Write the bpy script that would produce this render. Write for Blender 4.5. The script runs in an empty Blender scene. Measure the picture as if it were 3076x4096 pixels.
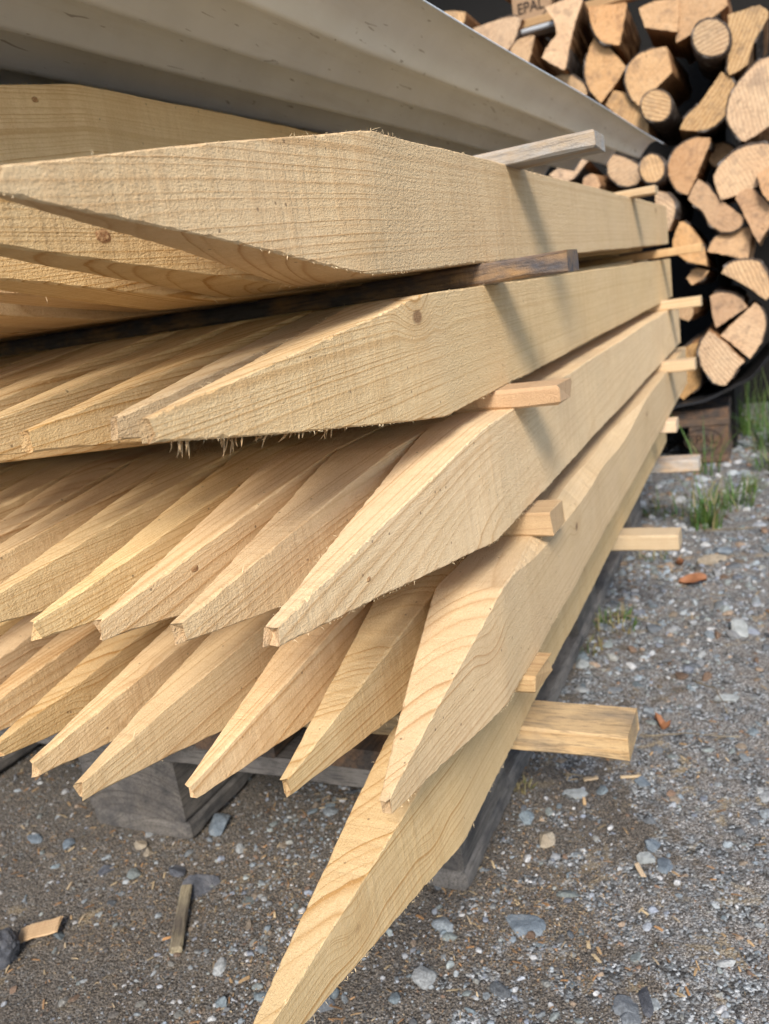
import bpy, bmesh, math, random
import numpy as np
from mathutils import Vector, Matrix

S = 0.08            # height of a stake in metres; the pile is laid out in this unit
ZG = 7.05           # pile datum (underside of the top layer) above the ground, in stakes
scene = bpy.context.scene
COL = scene.collection
rnd = random.Random(11)

# ---------------------------------------------------------------- camera
cam_d = bpy.data.cameras.new('camera')
cam = bpy.data.objects.new('camera', cam_d)
COL.objects.link(cam)
cr, cu, cf = (0.40848308, -0.90104762, -0.1457901), (0.28909934, -0.02378283, 0.95700363), (0.86577315, 0.43306761, -0.25077739)
cam.matrix_world = Matrix(((cr[0], cu[0], -cf[0], -0.44105), (cr[1], cu[1], -cf[1], -0.196814),
                           (cr[2], cu[2], -cf[2], 0.551102), (0, 0, 0, 1)))
cam_d.sensor_fit = 'HORIZONTAL'
cam_d.sensor_width = 36.0
cam_d.lens = 38.404
cam_d.clip_start = 0.01
cam_d.clip_end = 600.0
cam_d.dof.use_dof = True
cam_d.dof.focus_distance = 0.44
cam_d.dof.aperture_fstop = 17.0
scene.camera = cam

# ---------------------------------------------------------------- world, sun, exposure
SUN_EL = math.radians(38)
sun_dir = Vector((-0.94, -0.342, 0.0)).normalized() * math.cos(SUN_EL) + Vector((0, 0, math.sin(SUN_EL)))
world = bpy.data.worlds.new('World')
scene.world = world
world.use_nodes = True
wn = world.node_tree
wn.nodes.clear()
sky = wn.nodes.new('ShaderNodeTexSky')
sky.sky_type = 'NISHITA'
sky.sun_disc = False
sky.sun_elevation = SUN_EL
sky.sun_rotation = math.atan2(sun_dir.x, sun_dir.y)
bg = wn.nodes.new('ShaderNodeBackground')
bg.inputs['Strength'].default_value = 0.13
wo = wn.nodes.new('ShaderNodeOutputWorld')
wn.links.new(sky.outputs[0], bg.inputs[0])
wn.links.new(bg.outputs[0], wo.inputs[0])
sl = bpy.data.lights.new('sun', 'SUN')
sl.energy = 3.0
sl.angle = math.radians(17)
sl.color = (1.0, 0.93, 0.84)
sun = bpy.data.objects.new('sun', sl)
COL.objects.link(sun)
sun.rotation_euler = sun_dir.to_track_quat('Z', 'Y').to_euler()
scene.view_settings.view_transform = 'Standard'
scene.view_settings.look = 'None'
scene.view_settings.gamma = 1.0
scene.view_settings.exposure = 0.82
scene.render.engine = 'CYCLES'

# ---------------------------------------------------------------- helpers
def tag(o, label=None, cat=None, group=None, kind=None):
    if label: o['label'] = label
    if cat: o['category'] = cat
    if group: o['group'] = group
    if kind: o['kind'] = kind
    return o

def mesh_obj(name, verts, faces, mats, parent=None, mat_idx=None, loc=(0, 0, 0), rot=None, smooth=False):
    me = bpy.data.meshes.new(name)
    me.from_pydata([tuple(v) for v in verts], [], faces)
    for m in (mats if isinstance(mats, (list, tuple)) else [mats]):
        me.materials.append(m)
    if mat_idx is not None:
        me.polygons.foreach_set('material_index', mat_idx)
    if smooth:
        me.polygons.foreach_set('use_smooth', [True] * len(me.polygons))
    me.update()
    o = bpy.data.objects.new(name, me)
    COL.objects.link(o)
    o.location = loc
    if rot: o.rotation_euler = rot
    if parent: o.parent = parent
    return o

def empty(name, loc):
    o = bpy.data.objects.new(name, None)
    COL.objects.link(o)
    o.location = loc
    o.empty_display_size = 0.05
    return o

class NT:
    """small node builder"""
    def __init__(self, name):
        self.m = bpy.data.materials.new(name)
        self.m.use_nodes = True
        self.t = self.m.node_tree
        self.t.nodes.clear()
        self.out = self.n('ShaderNodeOutputMaterial')
        self.b = self.n('ShaderNodeBsdfPrincipled')
        self.t.links.new(self.b.outputs[0], self.out.inputs[0])
    def n(self, typ, **kw):
        nd = self.t.nodes.new(typ)
        for k, v in kw.items(): setattr(nd, k, v)
        return nd
    def l(self, a, b): self.t.links.new(a, b)
    def put(self, inp, v):
        if hasattr(v, 'is_linked') or isinstance(v, bpy.types.NodeSocket): self.l(v, inp)
        else: inp.default_value = v
    def math(self, op, a, b=0.0, c=0.0, clamp=False):
        nd = self.n('ShaderNodeMath', operation=op, use_clamp=clamp)
        self.put(nd.inputs[0], a); self.put(nd.inputs[1], b); self.put(nd.inputs[2], c)
        return nd.outputs[0]
    def vmath(self, op, a, b=(0, 0, 0)):
        nd = self.n('ShaderNodeVectorMath', operation=op)
        self.put(nd.inputs[0], a); self.put(nd.inputs[1], b)
        return nd.outputs[0]
    def noise(self, vec, scale, detail=3.0, rough=0.55, dist=0.0):
        nd = self.n('ShaderNodeTexNoise')
        self.put(nd.inputs['Vector'], vec)
        nd.inputs['Scale'].default_value = scale
        nd.inputs['Detail'].default_value = detail
        nd.inputs['Roughness'].default_value = rough
        nd.inputs['Distortion'].default_value = dist
        return nd.outputs['Fac']
    def vor(self, vec, scale, feature='F1', out='Distance', rand=1.0):
        nd = self.n('ShaderNodeTexVoronoi', feature=feature)
        self.put(nd.inputs['Vector'], vec)
        nd.inputs['Scale'].default_value = scale
        nd.inputs['Randomness'].default_value = rand
        return nd.outputs[out]
    def ramp(self, fac, stops, interp='LINEAR'):
        nd = self.n('ShaderNodeValToRGB')
        cr_ = nd.color_ramp
        cr_.interpolation = interp
        while len(cr_.elements) > 1: cr_.elements.remove(cr_.elements[-1])
        for i, (p, c) in enumerate(stops):
            e = cr_.elements[0] if i == 0 else cr_.elements.new(p)
            e.position = p
            e.color = (c, c, c, 1) if isinstance(c, (int, float)) else (c[0], c[1], c[2], 1)
        self.put(nd.inputs[0], fac)
        return nd.outputs[0]
    def mix(self, fac, a, b, mode='MIX'):
        nd = self.n('ShaderNodeMix', data_type='RGBA', blend_type=mode)
        self.put(nd.inputs[0], fac)
        for i, v in ((6, a), (7, b)):
            if isinstance(v, (tuple, list)): nd.inputs[i].default_value = (v[0], v[1], v[2], 1)
            else: self.l(v, nd.inputs[i])
        return nd.outputs[2]
    def bump(self, height, dist, strength=1.0, normal=None):
        nd = self.n('ShaderNodeBump')
        nd.inputs['Strength'].default_value = strength
        nd.inputs['Distance'].default_value = dist
        self.put(nd.inputs['Height'], height)
        if normal is not None: self.l(normal, nd.inputs['Normal'])
        return nd.outputs[0]
    def coords(self):
        tc = self.n('ShaderNodeTexCoord')
        oi = self.n('ShaderNodeObjectInfo')
        wn_ = self.n('ShaderNodeTexWhiteNoise', noise_dimensions='1D')
        self.l(oi.outputs['Random'], wn_.inputs['W'])
        sc = self.n('ShaderNodeSeparateColor')
        self.l(wn_.outputs['Color'], sc.inputs[0])
        return tc.outputs['Object'], sc.outputs[0], sc.outputs[1], sc.outputs[2], oi.outputs['Random']
    def done(self, color, rough=0.8, normal=None, spec=0.25, metallic=0.0):
        self.put(self.b.inputs['Base Color'], color if not isinstance(color, tuple) else (*color[:3], 1))
        self.put(self.b.inputs['Roughness'], rough)
        self.b.inputs['Specular IOR Level'].default_value = spec
        self.b.inputs['Metallic'].default_value = metallic
        if normal is not None: self.l(normal, self.b.inputs['Normal'])
        return self.m

def sawn_wood(name, pale, dark, late=0.75, freq=380.0, rough_bump=0.0007, knots=True, vary=0.25, dirt=None, weather=0.0, tilt=0.06, shoulder=False):
    """rough-sawn softwood: growth rings round a pith outside the piece, fibres along X, saw fuzz"""
    k = NT(name)
    P, r1, r2, r3, r0 = k.coords()
    sx = k.n('ShaderNodeSeparateXYZ'); k.l(P, sx.inputs[0])
    off = k.n('ShaderNodeCombineXYZ')
    k.l(k.math('MULTIPLY', r1, 31.0), off.inputs[0]); k.l(k.math('MULTIPLY', r2, 17.0), off.inputs[1]); k.l(k.math('MULTIPLY', r3, 23.0), off.inputs[2])
    Po = k.vmath('ADD', P, off.outputs[0])
    wob = k.noise(k.vmath('MULTIPLY', Po, (2.5, 8, 8)), 1.0, 2.0, 0.5)
    wob2 = k.noise(k.vmath('MULTIPLY', Po, (30, 120, 120)), 1.0, 2.0, 0.5)
    kd = k.vor(k.vmath('MULTIPLY', Po, (7.0, 10.0, 10.0)), 1.0)
    knot = k.ramp(kd, [(0.032, 1.0), (0.055, 0.0)])
    halo = k.ramp(kd, [(0.03, 1.0), (0.24, 0.0)], 'EASE')
    yy = k.math('ADD', k.math('ADD', sx.outputs[1], k.math('MULTIPLY_ADD', r1, 0.13, -0.01)), k.math('MULTIPLY', sx.outputs[0], k.math('MULTIPLY_ADD', r3, tilt, -tilt / 2)))
    zz = k.math('ADD', k.math('ADD', sx.outputs[2], k.math('MULTIPLY_ADD', r2, 0.18, -0.03)), k.math('MULTIPLY', sx.outputs[0], k.math('MULTIPLY_ADD', r2, tilt, -tilt / 2)))
    d = k.math('SQRT', k.math('ADD', k.math('MULTIPLY', yy, yy), k.math('MULTIPLY', zz, zz)))
    d = k.math('ADD', d, k.math('MULTIPLY', wob, 0.008))
    d = k.math('ADD', d, k.math('MULTIPLY', wob2, 0.0009))
    if knots: d = k.math('ADD', d, k.math('MULTIPLY', halo, 0.010))
    d1 = k.n('ShaderNodeTexNoise', noise_dimensions='1D'); d1.inputs['Scale'].default_value = 1.0; d1.inputs['Detail'].default_value = 2.0
    k.l(k.math('MULTIPLY_ADD', d, 75.0, k.math('MULTIPLY', r1, 50.0)), d1.inputs['W'])
    rr = k.math('MULTIPLY', k.math('ADD', d, k.math('MULTIPLY', d1.outputs['Fac'], 0.014)), k.math('MULTIPLY_ADD', r3, freq * 0.7, freq * 0.5))
    ring = k.math('FRACT', rr)
    rw = k.n('ShaderNodeTexWhiteNoise', noise_dimensions='1D'); k.l(k.math('FLOOR', rr), rw.inputs['W'])
    lw = k.ramp(ring, [(0.0, 0.2), (0.1, 0.0), (0.6, 0.08), (0.82, 0.4), (0.93, 1.0), (1.0, 0.4)])
    plan = None
    if shoulder:      # beyond the cut point the flanks keep the coarse band-saw face, with little visible grain
        plan = k.ramp(k.math('MULTIPLY_ADD', wob2, 0.012, sx.outputs[0]), [(0.0, 0.0), (0.022, 1.0)])
        lw = k.math('MULTIPLY', lw, k.math('MULTIPLY_ADD', plan, -0.5, 1.0))
    lw = k.math('MULTIPLY', lw, k.math('MULTIPLY_ADD', rw.outputs['Value'], 1.1, 0.55))
    fib = k.noise(k.vmath('MULTIPLY', Po, (22, 900, 900)), 1.0, 2.0, 0.6)
    saw = k.noise(k.vmath('MULTIPLY', Po, (480, 760, 760)), 1.0, 4.0, 0.75)
    pit = k.noise(k.vmath('MULTIPLY', Po, (800, 1100, 1100)), 1.0, 2.0, 0.6)
    mott = k.noise(Po, 14.0, 3.0, 0.55)
    c = k.mix(k.math('MULTIPLY', lw, k.math('MULTIPLY', k.math('MULTIPLY_ADD', r2, late * .7, late * .6), k.math('MULTIPLY_ADD', mott, 1.2, 0.3))), pale, dark)
    c = k.mix(k.math('MULTIPLY', k.ramp(fib, [(0.35, 0.0), (0.75, 1.0)]), 0.28), c, dark)
    c = k.mix(k.math('MULTIPLY', k.ramp(mott, [(0.35, 0.0), (0.7, 1.0)]), 0.22), c, (pale[0] * 1.1, pale[1] * 1.08, pale[2] * 0.95))
    # cross marks left by the saw blade, stronger in some stretches
    band = k.noise(k.vmath('MULTIPLY', Po, (95, 5, 9)), 1.0, 3.0, 0.6)
    stretch = k.ramp(k.noise(k.vmath('MULTIPLY', Po, (6, 3, 3)), 1.0, 2.0), [(0.38, 0.15), (0.62, 1.0)])
    bm_ = k.math('MULTIPLY', k.ramp(band, [(0.42, 0.0), (0.62, 1.0)]), stretch)
    c = k.mix(k.math('MULTIPLY', bm_, 0.22), c, dark)
    stain = k.noise(k.vmath('MULTIPLY', Po, (7, 22, 22)), 1.0, 4.0, 0.6)
    c = k.mix(k.math('MULTIPLY', k.ramp(stain, [(0.52, 0.0), (0.72, 1.0)]), 0.30), c, (pale[0] * .74, pale[1] * .70, pale[2] * .62))
    # light torn fibres of the saw cut
    c = k.mix(k.math('MULTIPLY', k.ramp(saw, [(0.58, 0.0), (0.68, 1.0)]), 0.45), c, (min(1, pale[0] * 1.2), min(1, pale[1] * 1.22), min(1, pale[2] * 1.35)))
    c = k.mix(k.math('MULTIPLY', k.ramp(saw, [(0.32, 1.0), (0.44, 0.0)]), 0.38), c, dark)
    if shoulder:      # sawdust specks and dirt dots
        sp = k.vor(Po, 70.0)
        c = k.mix(k.math('MULTIPLY', k.ramp(sp, [(0.045, 1.0), (0.075, 0.0)]), 0.65), c, (0.10, 0.06, 0.035))
    if knots:
        c = k.mix(k.math('MULTIPLY', halo, 0.22), c, dark)
        c = k.mix(k.math('MULTIPLY', knot, 0.75), c, (0.17, 0.08, 0.035))
    if dirt:
        st = k.noise(k.vmath('MULTIPLY', Po, (14, 30, 30)), 1.0, 4.0, 0.65)
        c = k.mix(k.ramp(st, [(0.5 - 0.25 * weather, 0.0), (0.72 - 0.25 * weather, 1.0)]), c, dirt)
        c = k.mix(k.math('MULTIPLY', k.ramp(k.noise(k.vmath('MULTIPLY', Po, (40, 400, 400)), 1.0, 3.0, 0.7), [(0.5, 0.0), (0.62, 1.0)]), 0.5), c, (dirt[0] * 0.4, dirt[1] * 0.4, dirt[2] * 0.4))
    hv = k.n('ShaderNodeHueSaturation')
    k.put(hv.inputs['Hue'], k.math('MULTIPLY_ADD', r3, 0.008, 0.497))
    k.put(hv.inputs['Saturation'], k.math('MULTIPLY_ADD', r2, 0.16, 0.90))
    k.put(hv.inputs['Value'], k.math('MULTIPLY_ADD', r1, vary, 1.0 - vary / 2))
    k.l(c, hv.inputs['Color'])
    h = k.math('ADD', k.math('MULTIPLY', saw, 0.9), k.math('ADD', k.math('MULTIPLY', pit, 0.8), k.math('ADD', k.math('MULTIPLY', lw, 0.16), k.math('MULTIPLY', fib, 0.45))))
    h = k.math('ADD', k.math('MULTIPLY', h, k.math('MULTIPLY_ADD', mott, 1.6, 0.25)), k.math('MULTIPLY', bm_, 0.5))
    if shoulder:
        tooth = k.noise(k.vmath('MULTIPLY', Po, (420, 900, 760)), 1.0, 2.0, 0.6)
        h = k.math('ADD', h, k.math('MULTIPLY', k.math('MULTIPLY', tooth, 2.0), plan))
    nb = k.bump(h, rough_bump, 1.0)
    return k.done(hv.outputs[0], 0.82, nb, 0.2)

M = {}
M['spruce'] = sawn_wood('spruce_sawn', (0.725, 0.53, 0.295), (0.45, 0.245, 0.09), late=1.0, rough_bump=0.00055, vary=0.24, shoulder=True)
M['fibre'] = NT('spruce_fibre').done((0.74, 0.58, 0.36), 0.9)
M['tip'] = sawn_wood('torn_tip', (0.60, 0.42, 0.23), (0.36, 0.2, 0.09), knots=False, rough_bump=0.0012)
def knot_material():
    k = NT('knot_wood')
    tc = k.n('ShaderNodeTexCoord')
    n = k.noise(tc.outputs['Object'], 700.0, 4.0, 0.7)
    return k.done(k.mix(k.ramp(n, [(.38, 0.), (.62, 1.)]), (0.24, 0.115, 0.05), (0.50, 0.31, 0.15)), 0.85, k.bump(n, .0006, .8), .2)
M['knot'] = knot_material()
M['batten_pale'] = sawn_wood('batten_pale', (0.60, 0.46, 0.30), (0.42, 0.26, 0.14), freq=260, knots=False)
M['batten_orange'] = sawn_wood('batten_orange', (0.50, 0.335, 0.18), (0.31, 0.17, 0.08), freq=320, knots=False)
M['batten_grey'] = sawn_wood('batten_grey', (0.50, 0.37, 0.25), (0.3, 0.18, 0.1), freq=400, knots=False, dirt=(0.38, 0.36, 0.335), weather=0.4)
M['batten_bark'] = sawn_wood('batten_bark', (0.34, 0.21, 0.11), (0.15, 0.08, 0.04), freq=300, knots=False, dirt=(0.085, 0.08, 0.085), weather=0.5)
M['pallet'] = sawn_wood('pallet_weathered', (0.215, 0.195, 0.178), (0.065, 0.055, 0.048), freq=200, knots=True, rough_bump=0.0013, dirt=(0.085, 0.08, 0.078), weather=0.25)
M['pallet_brown'] = sawn_wood('pallet_brown', (0.16, 0.095, 0.06), (0.07, 0.04, 0.025), freq=260, knots=True, rough_bump=0.0005, dirt=(0.06, 0.05, 0.045), weather=0.4)
M['bearer'] = sawn_wood('bearer_pale', (0.62, 0.45, 0.25), (0.44, 0.27, 0.12), freq=150, late=.5, knots=True, dirt=(0.30, 0.235, 0.16), weather=0.1)

# ---------------------------------------------------------------- ground
def ground_material():
    k = NT('gravel_ground')
    tc = k.n('ShaderNodeTexCoord'); P = tc.outputs['Object']
    big = k.noise(P, 5.0, 4.0, 0.6)
    mid = k.noise(P, 38.0, 5.0, 0.65)
    fine = k.noise(P, 300.0, 4.0, 0.7)
    v1 = k.n('ShaderNodeTexVoronoi'); k.l(P, v1.inputs['Vector']); v1.inputs['Scale'].default_value = 400.0
    v2 = k.n('ShaderNodeTexVoronoi'); k.l(P, v2.inputs['Vector']); v2.inputs['Scale'].default_value = 950.0
    s1 = k.n('ShaderNodeSeparateColor'); k.l(v1.outputs['Color'], s1.inputs[0])
    s2 = k.n('ShaderNodeSeparateColor'); k.l(v2.outputs['Color'], s2.inputs[0])
    c1 = k.ramp(s1.outputs[0], [(0.0, (0.04, 0.038, 0.036)), (0.35, (0.085, 0.082, 0.078)), (0.62, (0.17, 0.18, 0.185)), (0.82, (0.30, 0.325, 0.34)), (1.0, (0.62, 0.64, 0.65))])
    c2 = k.ramp(s2.outputs[1], [(0.0, (0.05, 0.042, 0.035)), (0.4, (0.14, 0.12, 0.10)), (0.7, (0.26, 0.25, 0.24)), (1.0, (0.60, 0.57, 0.53))])
    c = k.mix(k.ramp(mid, [(0.42, 0.0), (0.56, 1.0)]), c1, c2)
    # earth: brown humus, with a cast shadow painted in as darker near-left soil
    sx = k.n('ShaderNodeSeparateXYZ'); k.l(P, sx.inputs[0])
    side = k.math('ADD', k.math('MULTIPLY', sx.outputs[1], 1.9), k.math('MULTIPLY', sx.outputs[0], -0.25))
    earth_shade = k.math('ADD', k.math('ADD', side, k.math('MULTIPLY', big, 1.0)), k.math('MULTIPLY', mid, 1.1))
    em = k.ramp(earth_shade, [(0.98, 0.0), (1.55, 1.0)])
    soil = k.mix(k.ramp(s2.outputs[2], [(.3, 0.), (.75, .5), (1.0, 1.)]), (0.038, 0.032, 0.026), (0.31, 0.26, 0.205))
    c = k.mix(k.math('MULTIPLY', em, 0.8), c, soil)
    c = k.mix(k.ramp(k.noise(P, 90.0, 5.0, 0.7), [(0.55, 0.0), (0.70, 0.75)]), c, soil)
    # sawdust drifted into the hollows
    sd = k.noise(P, 26.0, 6.0, 0.72, 0.6)
    sdm = k.math('MULTIPLY', k.ramp(sd, [(0.57, 0.0), (0.62, 1.0)]), k.ramp(k.noise(P, 3.6, 2.0), [(0.45, 0.0), (0.62, 0.7)]))
    c = k.mix(sdm, c, k.mix(s2.outputs[0], (0.22, 0.16, 0.09), (0.50, 0.40, 0.25)))
    h = k.math('ADD', k.math('MULTIPLY', k.math('SUBTRACT', 1.0, v1.outputs['Distance']), 0.55), k.math('ADD', k.math('MULTIPLY', k.math('SUBTRACT', 1.0, v2.outputs['Distance']), 0.3), k.math('MULTIPLY', fine, 0.6)))
    h = k.math('ADD', h, k.math('MULTIPLY', mid, 1.0))
    return k.done(c, 0.9, k.bump(h, 0.0035, 1.0), 0.15)
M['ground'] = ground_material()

def axis(lo, hi, step, far):
    a = list(np.arange(lo, hi, step))
    s, x = step, hi
    while x < far: a.append(x); s *= 1.5; x += s
    s, x = step * 1.5, lo - step
    while x > -far: a.insert(0, x); s *= 1.5; x -= s
    return np.array(a)
gx, gy = axis(-0.3, 2.6, 0.009, 300), axis(-0.6, 1.2, 0.009, 300)
rs = np.random.RandomState(3)
def vnoise(x, y, f, seed):
    r = np.random.RandomState(seed); T = r.rand(64, 64)
    xs, ys = x * f, y * f
    xi, yi = np.floor(xs).astype(int), np.floor(ys).astype(int)
    u, v = xs - xi, ys - yi
    u, v = u * u * (3 - 2 * u), v * v * (3 - 2 * v)
    g = lambda a, b: T[a % 64, b % 64]
    return (g(xi, yi) * (1 - u) + g(xi + 1, yi) * u) * (1 - v) + (g(xi, yi + 1) * (1 - u) + g(xi + 1, yi + 1) * u) * v
def ground_z(x, y):
    return (vnoise(x, y, 4.0, 1) - .5) * 0.010 + (vnoise(x, y, 17.0, 2) - .5) * 0.005 + (vnoise(x, y, 60.0, 4) - .5) * 0.0022 - 0.003
GX, GY = np.meshgrid(gx, gy, indexing='ij')
GZ = ground_z(GX, GY)
nx, ny = len(gx), len(gy)
gv = np.stack([GX, GY, GZ], -1).reshape(-1, 3)
idx = np.arange(nx * ny).reshape(nx, ny)
gf = np.stack([idx[:-1, :-1], idx[1:, :-1], idx[1:, 1:], idx[:-1, 1:]], -1).reshape(-1, 4)
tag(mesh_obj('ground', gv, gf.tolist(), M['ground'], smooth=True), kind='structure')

# ---------------------------------------------------------------- stones, gravel, chips
def ico(sub):
    bm = bmesh.new()
    bmesh.ops.create_icosphere(bm, subdivisions=sub, radius=1.0)
    v = np.array([x.co[:] for x in bm.verts]); f = np.array([[q.index for q in x.verts] for x in bm.faces])
    bm.free()
    return v, f
ICO1, ICO2, ICO3, ICO4 = ico(1), ico(2), ico(3), ico(4)
def lump(v, r, amp=0.28, facets=5):
    """an angular stone: sphere cut by random planes and roughened"""
    v = v.copy()
    for _ in range(facets):
        n = r.normal(size=3); n /= np.linalg.norm(n)
        d = r.uniform(0.45, 0.85)
        s = v @ n
        over = np.clip(s - d, 0, None)
        v -= np.outer(over, n) * 0.92
    return v * (1 + r.normal(size=(len(v), 1)) * amp * 0.12)

def tint_material(name, rough=0.85, nscale=500.0, contrast=0.5, bump=0.0008):
    k = NT(name)
    at = k.n('ShaderNodeAttribute', attribute_name='tint')
    tc = k.n('ShaderNodeTexCoord')
    n = k.noise(tc.outputs['Object'], nscale, 4.0, 0.65)
    c = k.mix(k.math('MULTIPLY', k.ramp(n, [(0.35, 1.0), (0.6, 0.0)]), contrast), at.outputs['Color'], (0.03, 0.026, 0.022))
    c = k.mix(k.math('MULTIPLY', k.ramp(n, [(0.58, 0.0), (0.7, 1.0)]), contrast * 0.5), c, (0.5, 0.48, 0.44))
    return k.done(c, rough, k.bump(n, bump, 0.8), 0.25)
M['gravel'] = tint_material('gravel_stones')
M['chips'] = tint_material('wood_chips', 0.85, 700.0, 0.3)

def merged(name, chunks, mat, label, cat, kind):
    vs, fs, cs, o = [], [], [], 0
    for v, f, c in chunks:
        vs.append(v); fs.append(f + o); o += len(v)
        cs.append(np.tile(np.array([*c, 1.0]), (len(v), 1)))
    V = np.concatenate(vs); C = np.concatenate(cs)
    F = []
    for f in fs: F += f.tolist()
    ob = mesh_obj(name, V, F, mat)
    a = ob.data.attributes.new('tint', 'FLOAT_COLOR', 'POINT')
    a.data.foreach_set('color', C.astype(np.float32).ravel())
    return tag(ob, label, cat, None, kind)

PAL = [(0.19, 0.225, 0.255), (0.28, 0.305, 0.32), (0.25, 0.285, 0.31), (0.15, 0.155, 0.16), (0.36, 0.37, 0.38), (0.19, 0.21, 0.25), (0.10, 0.095, 0.09),
       (0.24, 0.18, 0.13), (0.20, 0.20, 0.185), (0.46, 0.47, 0.48), (0.28, 0.30, 0.33), (0.17, 0.11, 0.075), (0.23, 0.255, 0.25)]
r = np.random.RandomState(21)
def rotm(r, flat=True):
    a, b, c = r.uniform(0, 6.283, 3)
    if flat: b, c = r.normal(0, .25, 2)
    ca, sa, cb, sb, cc, sc_ = math.cos(a), math.sin(a), math.cos(b), math.sin(b), math.cos(c), math.sin(c)
    return (np.array([[ca, -sa, 0], [sa, ca, 0], [0, 0, 1]]) @ np.array([[cb, 0, sb], [0, 1, 0], [-sb, 0, cb]]) @ np.array([[1, 0, 0], [0, cc, -sc_], [0, sc_, cc]]))
T1 = [lump(ICO1[0], r, 0.6, 3) for _ in range(14)]
T2 = [lump(ICO2[0], r, 0.4, 6) for _ in range(14)]
chunks = []
def scatter(n, x0, x1, y0, y1, med, lo, hi, sig=.7):
    for _ in range(n):
        x, y = r.uniform(x0, x1), r.uniform(y0, y1)
        s = min(hi, max(lo, med * math.exp(r.normal() * sig)))
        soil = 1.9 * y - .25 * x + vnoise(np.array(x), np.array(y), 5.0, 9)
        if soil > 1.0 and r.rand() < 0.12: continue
        bare = vnoise(np.array(x), np.array(y), 11.0, 14) * .6 + vnoise(np.array(x), np.array(y), 31.0, 15) * .4
        if bare > .62 and r.rand() < .75: continue
        v, f = (T2[r.randint(14)], ICO2[1]) if s > 0.0026 else (T1[r.randint(14)], ICO1[1])
        sc = np.array([1.0, r.uniform(.55, .95), r.uniform(.4, .75)]) * s
        v = (v * sc) @ rotm(r).T + np.array([x, y, float(ground_z(np.array(x), np.array(y))) + s * r.uniform(-.12, .25)])
        c = np.array(PAL[r.randint(len(PAL))]) * r.uniform(.7, 1.5)
        c = np.minimum(c, .50)
        if soil > 1.0: c = c * .8 + np.array((.13, .10, .075)) * .2  # browner, darker stones where the ground's soil and painted shadow lie
        chunks.append((v, f, c))
scatter(22000, -0.12, 0.62, -0.32, 0.34, .0008, .0004, .0055)
scatter(14000, -0.16, 0.50, 0.18, 0.95, .0008, .0004, .0055)
scatter(7000, 0.62, 1.3, -0.5, 0.35, .0026, .0012, .011)
scatter(4500, 1.3, 2.5, -0.7, 0.4, .0045, .002, .015)
def embed(n, x0, x1, y0, y1, lo, hi):
    for _ in range(n):
        x, y = r.uniform(x0, x1), r.uniform(y0, y1)
        s = lo + (hi - lo) * r.rand() ** 2.5
        v = lump(ICO2[0], r, 0.5, 7)
        v = (v * np.array([1.0, r.uniform(.5, .9), .35]) * s) @ rotm(r).T + np.array([x, y, float(ground_z(np.array(x), np.array(y))) + s * r.uniform(-.12, .10)])
        c = np.array([(0.16, 0.195, 0.215), (0.22, 0.245, 0.26), (0.12, 0.132, 0.145), (0.26, 0.27, 0.27), (0.19, 0.215, 0.21), (0.2, 0.16, 0.12)][r.randint(6)]) * r.uniform(.7, 1.3)
        chunks.append((v, ICO2[1], c))
embed(400, -0.12, 0.62, -0.32, 0.30, .003, .013)
embed(170, -0.14, 0.45, 0.2, 0.9, .003, .012)
embed(260, 0.62, 1.4, -0.5, 0.3, .005, .022)
embed(160, 1.4, 2.4, -0.6, 0.3, .008, .03)
merged('gravel', chunks, M['gravel'], 'grey, white and brown gravel bedded in the dirt beside the stake pile', 'gravel', 'stuff')

chunks = []
CH = [(0.50, 0.33, 0.17), (0.42, 0.23, 0.10), (0.58, 0.44, 0.26), (0.34, 0.2, 0.1), (0.40, 0.31, 0.2)]
def flakes(n, x0, x1, y0, y1, lmin, lmax):
    for _ in range(n):
        x, y = r.uniform(x0, x1), r.uniform(y0, y1)
        if vnoise(np.array(x), np.array(y), 7.0, 12) < r.uniform(0.25, 0.75): continue
        L_ = lmin + (lmax - lmin) * r.rand() ** 3
        w_ = L_ * r.uniform(.1, .32); t_ = 0.0003
        v = np.array([[-1, -1, 0], [1, -.7, .0], [1.1, .8, 0], [-.8, 1, 0], [0, -1.1, 1.2], [.1, 1, 1.0]], float)
        v = np.concatenate([v * [1, 1, 1], v * [.96, .9, 1] + [0, 0, 1.0]])
        v *= np.array([L_ / 2, w_ / 2, t_])
        f = np.array([[0, 4, 5, 3], [4, 1, 2, 5], [9, 11, 10, 6], [11, 8, 7, 10], [0, 6, 10, 4], [4, 10, 7, 1], [1, 7, 8, 2], [2, 8, 11, 5], [5, 11, 9, 3], [3, 9, 6, 0]])
        v = v @ rotm(r).T + np.array([x, y, float(ground_z(np.array(x), np.array(y))) + 0.0012])
        chunks.append((v, f, np.array(CH[r.randint(5)]) * r.uniform(.5, 1.1)))
flakes(6500, -0.16, 0.5, -0.3, 0.9, 0.0015, 0.011)
flakes(2200, -0.1, 0.35, -0.1, 0.55, 0.001, 0.006)
flakes(4200, .08, .32, -.06, .10, .0006, .0035)
flakes(4200, .0, .16, .18, .44, .0006, .0035)
flakes(500, 0.5, 1.4, -0.4, 0.3, 0.004, 0.02)
merged('wood_chips', chunks, M['chips'], 'pale sawdust flakes and wood chips strewn over the gravel', 'wood chips', 'stuff')

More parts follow.
